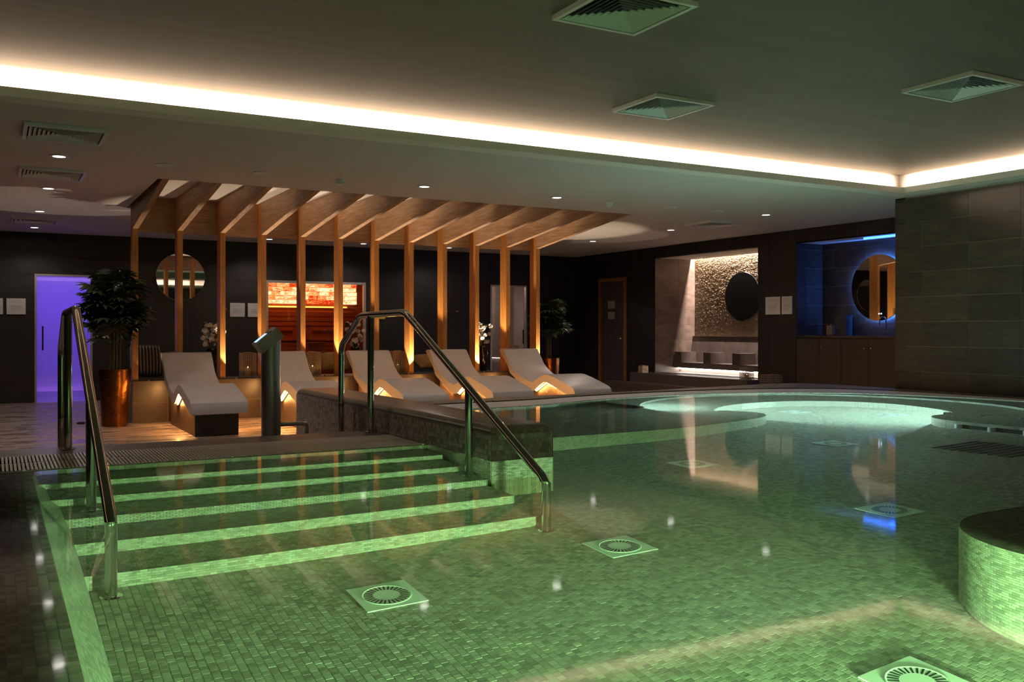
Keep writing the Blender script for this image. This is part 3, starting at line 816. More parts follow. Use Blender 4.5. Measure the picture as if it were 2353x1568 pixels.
# ================================================================== PERGOLA, PLINTH, LOUNGERS
PL = thing('tiled_plinth', 'brown tiled plinth carrying the timber posts behind the loungers', 'plinth')
boxo('core', 'grout', (1.53, 12.68, 0), (7.76, 13.44, .53), PL)
tiled(PL, 'Y', 12.68, -1, 1.53, 7.76, 0.0, .54, ju=1.53 - .17, jv=-.04, tu=.6, tv=.298, m='plinth_tile', name='tile')
tiled(PL, 'Z', .53, 1, 1.53, 7.76, 12.68, 13.44, ju=1.53 - .17, jv=12.68, tu=.6, tv=.34, m='plinth_tile', name='tile')
FX = [1.545 + .5515 * i for i in range(12)]
ORD = ['first', 'second', 'third', 'fourth', 'fifth', 'sixth', 'seventh', 'eighth', 'ninth', 'tenth', 'eleventh', 'twelfth']
fw = .07
post_me = MB().box((0, 12.80, .5385), (fw, 13.0, 2.95)).mesh('post', 'oak_post')
bpoly = [(12.80, 2.51), (12.80, 2.955), (10.35, 2.955), (10.35, 2.80)]
beam_me = MB().prism([(12.799, 2.51), (12.799, 2.95), (10.36, 2.95), (10.36, 2.80)], 'X', 0, fw).mesh('beam', 'oak_beam')
for i, x in enumerate(FX):
    t = thing('timber_fin', 'bent oak fin with post and beam, %s from the left' % ORD[i], 'timber fin', (x, 0, 0), 0, 'row of oak fins over the loungers')
    link('post', post_me, t); link('beam', beam_me, t)
hb = thing('timber_bulkhead', 'dark wooden header board between the post tops', 'header board')
for i in range(11):
    piece('panel', 'oak_head', (FX[i] + fw + .002, 12.985, 2.49), (FX[i + 1] - .002, 13.02, 2.95), hb)
# uplights in the plinth
for (x, lab, pw) in ((1.72, 'small uplight on the plinth by the first oak post', 4), (2.83, 'small uplight on the plinth between the first and second lounger', 125), (4.09, 'small uplight on the plinth between the second and third lounger', 200), (5.36, 'small uplight on the plinth between the third and fourth lounger', 200), (6.61, 'small uplight on the plinth between the two right loungers', 200), (7.70, 'small uplight on the plinth right of the last lounger', 135)):
    t = thing('plinth_uplight', lab, 'uplight', (x, 12.715, .538), 0, 'uplights between the loungers')
    MB().lathe([(.028, 0), (.028, .02), (.022, .022), (.020, .006)], n=16).build('housing', 'black', t)
    spot('uplight_lamp', (0, 0, .03), (.0, .02, 1), 78, pw, (1.0, .76, .53), .25, .015, parent=t)
# loungers
top = [(12.95, .862), (12.93, .888), (12.88, .897), (12.82, .884), (12.74, .80), (12.61, .655), (12.50, .585), (12.36, .52), (12.18, .462), (12.05, .425), (11.97, .412), (11.90, .422), (11.76, .482), (11.63, .532), (11.55, .545), (11.45, .540), (11.25, .50), (10.97, .432), (10.84, .398), (10.785, .37), (10.76, .33), (10.752, .29), (10.752, .245)]
bot = [(10.78, .235), (10.92, .272), (11.19, .345), (11.52, .432), (11.59, .432), (11.72, .37), (11.86, .295), (11.95, .28), (12.08, .30), (12.30, .385), (12.60, .52), (12.68, .64), (12.93, .85)]
LW = .62
LK = .985
def lk(p): return ((p[0] - 10.75) * LK, p[1] * LK + .018)
prf = [lk(p) for p in (top + bot)]
shell = MB().prism(prf[::-1], 'X', 0, LW).mesh('shell', 'lounger_shell', True, 28)
bprf = [(10.90, .0), (12.58, .0), (12.58, .50), (12.30, .378), (12.08, .293), (11.95, .273), (11.86, .288), (11.72, .363), (11.59, .424), (11.52, .424), (11.19, .337), (10.90, .262)]
base = MB().prism([(lk(p)[0], lk(p)[1] if p[1] > 0 else 0.0) for p in bprf], 'X', .065, LW - .075).mesh('base', 'lounger_base')
frontp = MB().box((.067, .134, 0), (LW - .077, .1475, .262)).mesh('front_panel', 'base_front')
def led_me(s):
    m = MB()
    x0, x1 = (.032, .046) if s < 0 else (LW - .046, LW - .032)
    for (a, b) in (((11.86, .278), (11.56, .418)), ((11.56, .418), (11.02, .285)), ((12.52, .470), (12.12, .295))):
        (y0, z0), (y1, z1) = lk(a), lk(b); z0 += .010; z1 += .010
        m.add([(x0, y0, z0), (x1, y0, z0), (x1, y1, z1), (x0, y1, z1), (x0, y0, z0 - .008), (x1, y0, z0 - .008), (x1, y1, z1 - .008), (x0, y1, z1 - .008)],
              [(0, 1, 2, 3), (7, 6, 5, 4), (0, 4, 5, 1), (1, 5, 6, 2), (2, 6, 7, 3), (3, 7, 4, 0)])
    me = m.mesh('light_strip', 'led_warm'); me.materials.append(M('white_plastic'))
    for p in me.polygons:      # only the outward and the downward face of the tape shines
        if not (p.normal.x * s > .7 or p.normal.z < -.5): p.material_index = 1
    return me
ledl, ledr = led_me(-1), led_me(1)
LLAB = ['white heated stone lounger at the left end of the row by the copper pot', 'white stone lounger half hidden behind the control pedestal', 'white stone lounger in the middle of the row, behind the low mosaic wall', 'white stone lounger second from the right, below the sloping handrail', 'white stone lounger at the right end of the row, wholly in view']
for i, x in enumerate((1.88, 3.142, 4.398, 5.654, 6.915)):
    t = thing('heated_lounger', LLAB[i], 'lounger', (x, 10.59, 0), 0, 'heated stone loungers in a row')
    link('shell', shell, t); link('base', base, t); link('front_panel', frontp, t); link('light_strip', ledl, t); link('light_strip', ledr, t)

# ---- plinth decoration
def lantern(x, y, z, h, label, s=.19, grp='wire lanterns with candles'):
    t = thing('wire_lantern', label, 'lantern', (x, y, z), 0, grp)
    r = .0035
    fr = MB()
    for a in (-1, 1):
        for b in (-1, 1): fr.box((a*s/2 - r, b*s/2 - r, 0), (a*s/2 + r, b*s/2 + r, h))
    for zz in (0.004, h): 
        fr.box((-s/2, -s/2 - r, zz - r), (s/2, -s/2 + r, zz + r)); fr.box((-s/2, s/2 - r, zz - r), (s/2, s/2 + r, zz + r))
        fr.box((-s/2 - r, -s/2, zz - r), (-s/2 + r, s/2, zz + r)); fr.box((s/2 - r, -s/2, zz - r), (s/2 + r, s/2, zz + r))
    fr.build('frame', 'cage', t)
    n = 7; w = .0028; nz = max(4, int(h / (s / n)))
    for (ax, c) in (('y', -s/2), ('y', s/2), ('x', -s/2), ('x', s/2)):
        g = MB()
        for k in range(1, n):
            u = -s/2 + s * k / n
            if ax == 'y': g.box((u - w, c - w, 0), (u + w, c + w, h))
            else: g.box((c - w, u - w, 0), (c + w, u + w, h))
        for k in range(1, nz):
            u = h * k / nz
            if ax == 'y': g.box((-s/2, c - w, u - w), (s/2, c + w, u + w))
            else: g.box((c - w, -s/2, u - w), (c + w, s/2, u + w))
        g.build('grid_panel', 'cage', t)
    cd = MB().lathe([(.036, .003), (.036, h * .36), (.03, h * .37), (0.004, h * .365)], n=14).build('candle', 'candle', t, smooth=True)
    MB().lathe([(0, h * .37), (.006, h * .385), (.004, h * .41), (0, h * .435)], n=8).build('flame', 'flame', cd, smooth=True)
    hd = MB().tube([(-s*.28, 0, h), (-s*.28, 0, h + .012), (s*.28, 0, h + .012), (s*.28, 0, h)], .003, 6).build('handle', 'cage', t)
    return t
zp = .541
lantern(3.10, 13.15, zp, .33, 'wire lantern with lit candle left of the control pedestal')
lantern(4.03, 13.15, zp, .33, 'wire lantern behind the second lounger, in front of the sauna')
lantern(5.36, 13.15, zp, .33, 'wire lantern with lit candle beside the third lounger head')
lantern(2.11, 13.17, zp, .35, 'wire lantern showing only its top over the leftmost lounger')
lantern(7.36, 13.17, zp, .40, 'wire lantern showing its top behind the rightmost lounger')
lantern(10.9, 14.29, .371, .13, 'small wire lantern on the seat niche step, left end', s=.13)
lantern(11.03, 11.62, .372, .19, 'wire lantern on the right end of the seat niche step', s=.16)
lantern(10.92, 10.95, 0, .47, 'tall wire lantern on the floor beside the tiled wall', s=.24)
lantern(11.52, 10.25, 1.116, .15, 'small candle lantern on the vanity counter', s=.10)

def vase(x, y, z, label, seed, hh=.40):
    t = thing('flower_vase', label, 'vase', (x, y, z), 0, 'black vases with white flowers')
    MB().lathe([(.045, 0), (.05, .02), (.07, hh * .5), (.085, hh * .85), (.08, hh), (.07, hh), (.072, hh * .8)], n=20).build('vase_body', 'vase', t, smooth=True)
    rr = random.Random(seed)
    for k in range(24):
        a = rr.uniform(0, 6.283); ra = rr.uniform(.02, .17); zt = hh + rr.uniform(.04, .36) ; 
        px_, py_ = ra * math.cos(a), ra * math.sin(a) * .7
        MB().tube([(0, 0, hh * .8), (px_ * .4, py_ * .4, hh + (zt - hh) * .4), (px_, py_, zt)], [.004, .003, .002], 5).build('stalk', 'stem', t)
        m = MB()
        for q in range(7):
            dv = Vector((rr.gauss(0, 1), rr.gauss(0, 1), rr.gauss(0, .8))).normalized(); c = Vector((px_, py_, zt)) + dv * rr.uniform(.012, .035)
            u = dv.orthogonal().normalized(); v = dv.cross(u); s = rr.uniform(.02, .036); off = dv * s * .35
            pts = []
            for g in range(8):
                aa = 2 * math.pi * g / 8
                pts.append(c + u * s * math.cos(aa) + v * s * .8 * math.sin(aa))
            n = len(m.v); m.v += [tuple(p) for p in pts] + [tuple(c - off)]; m.f += [(n + g, n + (g + 1) % 8, n + 8) for g in range(8)]
        m.build('blossom', 'blossom' if zt < hh + .26 or k % 2 else 'leaf', t)
vase(2.62, 13.16, zp, 'black vase of white flowers behind the leftmost lounger', 11)
vase(4.70, 13.16, zp, 'black vase of white flowers behind the third lounger, framed by the handrail', 12)
vase(6.84, 13.16, zp, 'tall black vase of white flowers between the two right loungers', 13)

def cushion(x, y, z, rx, ry, label, m, sx=.42, sz=.40, stripes=0, roll=0):
    t = thing('scatter_cushion', label, 'cushion', (x, y, z))
    bm = MB(); n = 12; vs = []; fs = []
    def pos(u, v, s):
        b = max(0, (1 - u ** 4) * (1 - v ** 4)) ** .6
        return (u * sx / 2 * (1 - .05 * v * v), s * .075 * b, (v * .5 + .5) * sz)
    for s in (-1, 1):
        for j in range(n + 1):
            for i in range(n + 1): vs.append(pos(-1 + 2 * i / n, -1 + 2 * j / n, s))
    for s in (0, 1):
        o = s * (n + 1) ** 2
        for j in range(n):
            for i in range(n):
                q = (o + j * (n + 1) + i, o + j * (n + 1) + i + 1, o + (j + 1) * (n + 1) + i + 1, o + (j + 1) * (n + 1) + i)
                fs.append(q)
    body = bm.add(vs, fs).build('cover', m, t, smooth=True, rot=(R(rx), R(roll), R(ry)))
    for k in range(stripes):
        u = -.85 + 1.7 * k / (stripes - 1); sv = []; sf = []
        for j in range(n + 1):
            for e in (-.03, .03):
                p = pos(u + e, -.9 + 1.8 * j / n, -1); sv.append((p[0], p[1] - .003, p[2]))
        for j in range(n): sf.append((2*j, 2*j+1, 2*j+3, 2*j+2))
        MB().add(sv, sf).build('stripe', 'cushion_pale', body)
cushion(1.76, 13.24, zp + .025, -14, 0, 'dark cushion with pale stripes beside the leftmost post', 'cushion_dark', .44, .44, 10)
cushion(6.02, 13.25, zp + .07, -60, 8, 'gold cushion lying behind the fourth lounger', 'cushion_gold', .5, .34)
cushion(4.42, 13.22, zp + .07, -50, -10, 'gold cushion lying beside the lantern in front of the sauna', 'cushion_gold', .42, .36)

# ---- palms
def palm(x, y, zb, zpot, z1, spread, label, plabel, seed, avoid=None, *, r0=.15, r1=.19, stems=5, lean=0.0):
    rr = random.Random(seed)
    hp = zpot - zb
    pt = thing('copper_planter', plabel, 'planter', (x, y, zb))
    MB().lathe([(r0, 0), (r0 * 1.02, .02), (r1, hp - .02), (r1, hp), (r1 - .015, hp), (r1 - .02, hp - .06)], n=36).build('pot', 'copper', pt, smooth=True)
    MB().lathe([(0, hp - .05), (r1 - .02, hp - .05)], n=24).build('soil', 'soil', pt)
    t = thing('potted_palm', label, 'palm', (x, y, zpot - .046))
    H = z1 - zpot
    for s in range(stems):
        a = 2 * math.pi * s / stems + rr.uniform(-.3, .3); b = rr.uniform(.02, .07)
        hh = H * rr.uniform(.6, .9)
        tip = Vector((b * 2.2 * math.cos(a), b * 2.2 * math.sin(a), hh))
        MB().tube([(b * math.cos(a), b * math.sin(a), 0), tip * .5 + Vector((0, 0, .02)), tip], [.011, .010, .008], 7).build('cane', 'stem', t)
        for f in range(21):
            fa = rr.uniform(0, 6.283); fz = hh * rr.uniform(.5, 1.0); el = rr.uniform(.1, 1.0)
            L = spread * rr.uniform(.45, .8)
            st = Vector((tip.x * fz / hh, tip.y * fz / hh, fz)); dr = Vector((math.cos(fa), math.sin(fa), el)).normalized()
            m = MB(); pe = st + dr * L * .55
            m.tube([st, st + dr * L * .3, pe], [.004, .003, .002], 5)
            nl = rr.randint(8, 11)
            sd = dr.cross(Vector((0, 0, 1))).normalized(); up = sd.cross(dr)
            for q in range(nl):
                ang = (q / (nl - 1) - .5) * 3.6
                ld = (dr * math.cos(ang) + sd * math.sin(ang)).normalized(); ll = L * rr.uniform(.42, .62); wd = ll * .12
                if avoid and any(Vector((x, y, 0)).x + (pe + ld * ll * u).x > avoid[0] and y + (pe + ld * ll * u).y > avoid[1] for u in (.1, .5, 1)): continue
                n = len(m.v); lw = ld.cross(up).normalized() * wd
                for (u, k) in ((0, .35), (.35, 1.0), (.7, .8), (1.0, .05)):
                    c = pe + ld * ll * u - Vector((0, 0, 1)) * (u ** 2) * ll * .38
                    m.v += [tuple(c - lw * k), tuple(c + lw * k)]
                m.f += [(n + 2*g, n + 2*g + 1, n + 2*g + 3, n + 2*g + 2) for g in range(3)]
            m.build('frond', 'leaf', t)
palm(1.30, 12.47, 0, .71, 2.0, .66, 'dark leafy palm in front of the violet glass door', 'tapered copper planter on the floor beside the plinth end', 5, (1.47, 12.62), stems=6)
palm(8.38, 13.66, 0, .71, 2.02, .55, 'dark leafy palm at the right end of the oak posts', 'copper planter behind the rightmost lounger', 9, None, stems=5)
UP = (1.0, .78, .60)
for (x, y, z, lab) in ((.95, 12.95, 0.0, 'floor uplight behind the left copper planter'), (8.5, 13.1, 0.0, 'floor uplight beside the right palm')):
    t = thing('palm_uplight', lab, 'uplight', (x, y, z), 0, 'square uplights under the palms')
    MB().lathe([(.05, 0), (.05, .02), (.038, .022), (.036, .006)], n=18).build('housing', 'black', t)
    spot('palm_lamp', (0, 0, .03), (-.08 if x < 2 else .1, 0, 1), 52, 42 if x < 2 else 26, UP, .05, .012, True, t)

# ================================================================== FAR WALL ITEMS
# steam room with violet light
SR = struct('steam_room')
m = MB(); m.box((-.2, YB + 1.9, -.05), (2.2, YB + 2.0, 2.4)); m.box((-.3, YB + .12, -.05), (-.2, YB + 2.0, 2.4)); m.box((2.2, YB + .12, -.05), (2.3, YB + 2.0, 2.4)); m.box((-.2, YB + .0, -.05), (2.2, YB + 2.0, -.0)); m.box((-.2, YB + .12, 2.35), (2.2, YB + 2.0, 2.4))
m.build('shell', 'white_wall', SR)
area('steam_lamp', (1.0, YB + 1.0, 2.3), (0, 0, -1), 1.8, 1.2, 17, (.14, .06, 1.0), SR)
area('steam_lamp', (1.0, YB + 1.3, .1), (0, .6, 1), 1.6, .3, 9, (.42, .18, 1.0), SR)
boxo('bench', 'shower_wall', (.5, YB + 1.3, 0), (2.2, YB + 1.88, .45), SR)
boxo('light_strip', 'led_steam', (-.15, YB + 1.82, 2.10), (2.15, YB + 1.88, 2.16), SR)
def glass_door(name, x0, x1, z0, z1, gl, pull=None, lab=None):
    d = struct(name)
    f = .03
    boxo('frame_jamb', 'alu', (x0, YB - .02, z0), (x0 + f, YB + .05, z1), d); boxo('frame_jamb', 'alu', (x1 - f, YB - .02, z0), (x1, YB + .05, z1), d)
    boxo('frame_head', 'alu', (x0 + f, YB - .02, z1 - f), (x1 - f, YB + .05, z1), d)
    boxo('pane', gl, (x0 + f, YB + .012, z0 + .01), (x1 - f, YB + .022, z1 - f), d)
    if pull: boxo('pull_handle', 'black', pull[0], pull[1], d)
    return d
glass_door('door_1', .56, 1.43, 0, 2.12, 'frosted', ((.665, YB - .06, .86), (.69, YB - .03, 1.26)))
glass_door('door_2', 9.04, 9.92, .02, 2.14, 'clear_glass', ((9.80, YB - .06, .9), (9.825, YB - .03, 1.2)))
# shower room behind the right glass door
SH = struct('shower_room')
m = MB(); m.box((8.5, YB + 1.6, 0), (10.5, YB + 1.7, 2.4)); m.box((8.4, YB + .12, 0), (8.5, YB + 1.7, 2.4)); m.box((10.5, YB + .12, 0), (10.6, YB + 1.7, 2.4)); m.box((8.4, YB, -.05), (10.6, YB + 1.7, 0)); m.box((8.4, YB + .12, 2.35), (10.6, YB + 1.7, 2.4))
m.build('shell', 'shower_wall', SH)
area('shower_lamp', (9.2, YB + 1.1, 2.3), (.1, .1, -1), .3, .3, 14, (1.0, .82, .70), SH)
# sauna
SA = struct('sauna_room')
sx0, sx1, sy1 = 4.1, 7.1, YB + 2.1
m = MB(); m.box((sx0 - .1, YB + .12, 0), (sx0, sy1, 2.4)); m.box((sx1, YB + .12, 0), (sx1 + .1, sy1, 2.4)); m.box((sx0, sy1, 0), (sx1, sy1 + .1, 2.4)); m.box((sx0, YB + .0, -.05), (sx1, sy1, .05)); m.box((sx0, YB + .12, 2.3), (sx1, sy1, 2.4))
m.build('shell', 'sauna_wood', SA)
z = .06
while z < 1.56:
    piece('plank', 'sauna_wood', (sx0, sy1 - .02, z), (sx1, sy1, z + .085), SA); z += .09
z = .06
while z < 2.28:
    piece('plank', 'sauna_wood', (sx1 - .02, YB + .14, z), (sx1, sy1 - .02, z + .085), SA); z += .09
SB = thing('salt_brick_wall', 'glowing orange wall of backlit salt bricks in the sauna', 'salt wall')
boxo('backing', 'sauna_wood', (sx0, sy1 - .03, 1.72), (6.86, sy1 - .005, 2.29), SB)
z = 1.745; r_ = 0
rr = random.Random(4)
while z < 2.27:
    x = sx0 + .01 - (.13 if r_ % 2 else 0)
    while x < 6.80:
        w = rr.uniform(.17, .25); a = max(x, sx0 + .01); b = min(x + w, 6.84)
        if b - a > .04: piece('salt_brick', 'salt', (a, sy1 - .10 - rr.uniform(0, .012), z), (b - .016, sy1 - .03, min(z + .078, 2.285)), SB)
        x += w
    z += .089; r_ += 1
t = thing('sauna_light_strip', 'glowing amber strip under the salt bricks', 'light strip')
boxo('strip', 'led_sauna', (4.62, sy1 - .06, 1.655), (6.62, sy1 - .02, 1.695), t)
boxo('cover', 'sauna_wood', (4.45, sy1 - .09, 1.60), (6.80, sy1 - .07, 1.665), t)
BNS = thing('sauna_benches', 'tiered red-lit wooden sauna benches below the salt bricks', 'sauna bench')
for (y0, y1, zz) in ((sy1 - .6, sy1 - .02, 1.0), (sy1 - 1.15, sy1 - .6, .55)):
    for k in range(5): piece('bench_slat', 'sauna_wood', (sx0 + .01, y0 + (y1 - y0) * k / 5 + .008, zz - .03), (sx1 - .03, y0 + (y1 - y0) * (k + 1) / 5 - .008, zz), BNS)
    z2 = zz - .06
    while z2 > zz - .45:
        piece('bench_front', 'sauna_wood', (sx0 + .01, y0 + .02, max(.06, z2 - .075)), (sx1 - .03, y0 + .045, z2), BNS); z2 -= .085
z2 = 1.56
while z2 > 1.2:
    piece('backrest_slat', 'sauna_wood', (sx0 + .15, sy1 - .12, z2 - .075), (sx1 - .15, sy1 - .09, z2), BNS); z2 -= .10
for (a, b, yy, zz) in ((5.30, 5.66, sy1 - .75, 1.33), (5.42, 5.78, sy1 - 1.2, .95), (5.9, 6.3, sy1 - 1.55, .52)):
    st = MB().box((a, yy, zz - .04), (b, yy + .3, zz)).build('headrest_step', 'sauna_wood', BNS)
    MB().box((a + .02, yy + .02, zz - .30), (b - .02, yy + .28, zz - .04)).build('riser', 'sauna_wood', BNS)
area('bench_glow', (5.35, YB + 1.0, 2.2), (0, .35, -1), 1.6, .6, 9, (1.0, .28, .06), BNS)
w = struct('window_1')
f = .045
boxo('frame_jamb', 'alu', (4.35, YB - .02, .05), (4.35 + f, YB + .05, 2.116), w); boxo('frame_jamb', 'alu', (6.29 - f, YB - .02, .05), (6.29, YB + .05, 2.116), w); boxo('frame_head', 'alu', (4.35 + f, YB - .02, 2.116 - f), (6.29 - f, YB + .05, 2.116), w)
boxo('frame_sill', 'alu', (4.35 + f, YB - .02, .05), (6.29 - f, YB + .05, .05 + f), w)
boxo('pane', 'clear_glass', (4.35 + f, YB + .01, .09), (5.29, YB + .02, 2.07), w); boxo('pane', 'clear_glass', (5.295, YB + .01, .09), (6.29 - f, YB + .02, 2.07), w)
boxo('hinge', 'dark_steel', (4.93, YB - .012, 1.76), (5.06, YB + .03, 1.82), w)
# round mirror on far wall
t = thing('round_wall_mirror', 'round mirror on the far wall between the left posts', 'mirror', (2.85, YB - .012, 2.13))
MB().lathe([(0, -.02), (.41, -.02), (.415, -.015), (.415, 0)], n=64, axis='Y').build('mirror_glass', 'mirror', t)
# plaques
def plaque(x0, x1, z0, z1, y, label, wall='Y'):
    t = thing('wall_notice', label, 'notice', group='white notices on the walls')
    w_ = x1 - x0; h_ = z1 - z0
    def bx(name, m, a, b, d0, d1, par):
        if wall == 'Y': return boxo(name, m, (x0 + a[0] * w_, y - d1, z0 + a[1] * h_), (x0 + b[0] * w_, y - d0, z0 + b[1] * h_), par)
        return boxo(name, m, (y - d1, x1 - a[0] * w_, z0 + a[1] * h_), (y - d0, x1 - b[0] * w_, z0 + b[1] * h_), par)
    pl = bx('board', 'plaque', (0, 0), (1, 1), .012, .03, t)
    for i, (a, b, zz) in enumerate(((.30, .70, .86), (.15, .85, .76), (.2, .8, .55), (.22, .78, .49), (.2, .8, .43), (.24, .76, .37), (.2, .8, .31), (.25, .75, .25))):
        bx('print_line', 'ink', (a, zz), (b, zz + .022), .03, .0306, pl)
    for a in (.05, .92):
        for b in (.06, .91): bx('screw', 'dark_steel', (a, b), (a + .03, b + .03), .03, .033, pl)
yw = YB - .008 + .012
plaque(-.02, .105, 1.45, 1.71, yw, 'white notice at the left picture edge, cut by the frame')
plaque(.155, .43, 1.45, 1.71, yw, 'white notice left of the violet glass door')
plaque(3.70, 3.965, 1.435, 1.685, yw, 'white notice right of the third oak post')
plaque(4.02, 4.28, 1.435, 1.685, yw, 'white notice next to the sauna window')
plaque(10.975, 11.30, 1.45, 1.74, XR - .008 + .012, 'left of two white notices between the niches', 'X')
plaque(10.72, 10.94, 1.45, 1.74, XR - .008 + .012, 'right of two white notices between the niches', 'X')
# robe hooks
for i, (x, lab) in enumerate(((2.06, 'chrome robe hook right of the first oak post'), (2.35, 'chrome robe hook below the round mirror on the left'), (3.62, 'chrome robe hook left of the notices'), (7.28, 'chrome robe hook above the third lounger'), (8.0, 'left of a pair of chrome robe hooks on the dark wall'), (8.25, 'right of a pair of chrome robe hooks on the dark wall'))):
    t = thing('robe_hook', lab, 'hook', (x, YB - .008, 1.575), 0, 'robe hooks on the far wall')
    MB().lathe([(.022, 0), (.022, -.008), (.009, -.012), (.009, -.045), (.017, -.05), (.017, -.062), (0, -.064)], n=16, axis='Y').build('peg', 'steel', t, smooth=True)
t = thing('yellow_call_plate', 'small yellow plate on the far wall behind the handrail', 'wall plate', (6.62, YB - .008, 1.46))
boxo('plate', 'yellow_plate', (-.065, -.025, -.05), (.065, 0, .05), t); boxo('button', 'ink', (-.03, -.03, -.01), (.03, -.025, .03), t)
# wooden framed door on right wall
d = struct('door_3')
f = .07
boxo('frame_jamb', 'door_wood', (XR - .03, 15.19, 0), (XR + .1, 15.19 + f, 2.27), d); boxo('frame_jamb', 'door_wood', (XR - .03, 16.16 - f, 0), (XR + .1, 16.16, 2.27), d); boxo('frame_head', 'door_wood', (XR - .03, 15.19 + f, 2.27 - f), (XR + .1, 16.16 - f, 2.27), d)
boxo('leaf', 'door_grey', (XR + .0, 15.19 + f, .01), (XR + .045, 16.16 - f, 2.27 - f), d)
boxo('sign', 'console', (XR - .006, 15.60, 1.64), (XR, 15.84, 1.80), d); boxo('sign', 'console', (XR - .006, 15.60, 1.42), (XR, 15.84, 1.57), d)
MB().tube(fillet([(XR, 15.34, 1.02), (XR - .05, 15.34, 1.02), (XR - .05, 15.45, 1.02)], .01, 3), .009, 8).build('handle', 'steel', d)
# seat niche steps and bench
NS = thing('niche_step', 'two dark tiled steps leading up to the lit seat niche', 'steps')
boxo('upper_step', 'seat_tile', (10.78, 11.35, 0), (XR - .009, 14.55, .37), NS); boxo('lower_step', 'seat_tile', (10.42, 11.8, 0), (10.78, 14.9, .20), NS)
SBn = thing('niche_bench', 'tiled heated bench with armrests in the lit niche', 'bench')
sxf = 11.62; ys0, ys1 = 11.505, 14.255
boxo('seat', 'seat_tile', (sxf, ys0, .46), (nx, ys1, .565), SBn)
boxo('recess', 'niche_tile', (sxf + .16, ys0, .372), (nx, ys1, .46), SBn)
boxo('light_strip', 'led_white', (sxf + .09, ys0 + .01, .435), (sxf + .13, ys1 - .01, .455), SBn)
for k in range(6):
    a = ys0 + (ys1 - ys0) * k / 6; b = ys0 + (ys1 - ys0) * (k + 1) / 6
    MB().prism([(nx - .16, .565), (nx - .012, .565), (nx - .012, 1.06), (nx - .05, 1.06)], 'Y', a + .003, b - .003).build('backrest_tile', 'seat_tile', SBn)
boxo('ledge', 'niche_tile', (nx - .07, ys0, 1.06), (nx - .005, ys1, 1.075), SBn)
for yc in (14.14, 13.30, 12.52, 11.74):
    boxo('armrest', 'seat_tile', (sxf + .01, yc - .10, .566), (nx - .165, yc + .10, .77), SBn)
# black round mirror
t = thing('dark_round_mirror', 'black round disc on the stone wall of the seat niche', 'mirror', (nx - .018, 12.90, 1.82))
MB().lathe([(0, -.022), (.455, -.022), (.46, -.016), (.46, 0)], n=64, axis='X').build('disc', 'black_mirror', t)
# vanity: cabinet, counter, mirror, tap
VC = thing('vanity_counter', 'thin dark counter top in the blue-lit vanity niche', 'counter')
boxo('top', 'counter', (XR - .02, 8.2, 1.075), (vx - .01, 10.64, 1.11), VC)
yk = [10.645, 10.18, 9.75, 9.25, 8.72, 8.21]
for i in range(4):
    lab = ['dark vanity cabinet unit farthest from the pillar', 'second dark vanity cabinet unit from the notices', 'third dark vanity cabinet unit from the notices', 'dark vanity cabinet unit beside the tiled pillar', 'dark vanity cabinet unit hidden behind the tiled pillar'][i]
    t = thing('vanity_cabinet', lab, 'cabinet', group='vanity cabinet units')
    a, b = yk[i + 1], yk[i]
    boxo('body', 'cabinet', (XR + .02, a + .002, 0.05), (vx - .012, b - .002, 1.073), t)
    dd = boxo('door', 'cabinet', (XR - .002, a + .004, .06), (XR + .018, b - .004, 1.065), t)
    ky = a + .06 if i % 2 == 0 else b - .06
    MB().lathe([(.006, 0), (.006, -.014), (.014, -.02), (.014, -.028), (0, -.03)], c=(XR - .002, ky, .925), n=12, axis='X').build('knob', 'steel', dd)
t = thing('backlit_round_mirror', 'round mirror with blue halo light above the vanity counter', 'mirror', (vx - .008, 9.51, 1.84))
MB().lathe([(0, -.05), (.505, -.05), (.505, -.035), (0, -.035)], n=72, axis='X').build('mirror_glass', 'mirror', t)
MB().lathe([(.462, -.034), (.47, -.012)], n=40, axis='X', caps=False).build('halo_light', 'led_halo', t)
MB().lathe([(0, -.034), (.40, -.034), (.40, 0)], n=48, axis='X').build('mount', 'black', t)
boxo('touch_button', 'dot_blue', (-.052, -.02, -.405), (-.0505, -.005, -.39), t); boxo('touch_button', 'dot_blue', (-.052, -.06, -.405), (-.0505, -.045, -.39), t)
t = thing('vanity_tap', 'chrome swan-neck tap on the vanity counter', 'tap', (11.6, 9.29, 1.112))
MB().tube(fillet([(0, 0, 0), (0, 0, .24), (0, .03, .28), (0, .09, .28), (0, .115, .24), (0, .115, .16)], .05, 5), .010, 10).build('spout', 'steel', t, smooth=True)
MB().lathe([(.02, 0), (.02, .05), (.014, .055)], n=14).build('base', 'steel', t, smooth=True)
MB().tube([(0, 0, .09), (-.05, 0, .11)], .006, 8).build('lever', 'steel', t)
t = thing('towel_dispenser', 'dark box dispenser standing on the vanity counter', 'dispenser', (11.62, 10.10, 1.112))
boxo('body', 'dispenser', (-.07, -.11, 0), (.07, .11, .30), t); boxo('lid', 'dispenser', (-.075, -.115, .30), (.075, .115, .315), t)
t = thing('vanity_light_strip', 'blue light strip along the top of the vanity niche', 'light strip')
boxo('strip', 'led_blue', (XR + .25, 8.3, 2.565), (XR + .29, 9.55, 2.585), t)
area('vanity_lamp', (XR + .27, 9.0, 2.55), (.0, .15, -1), .05, 1.3, 17, (.008, .10, 1.0), t)

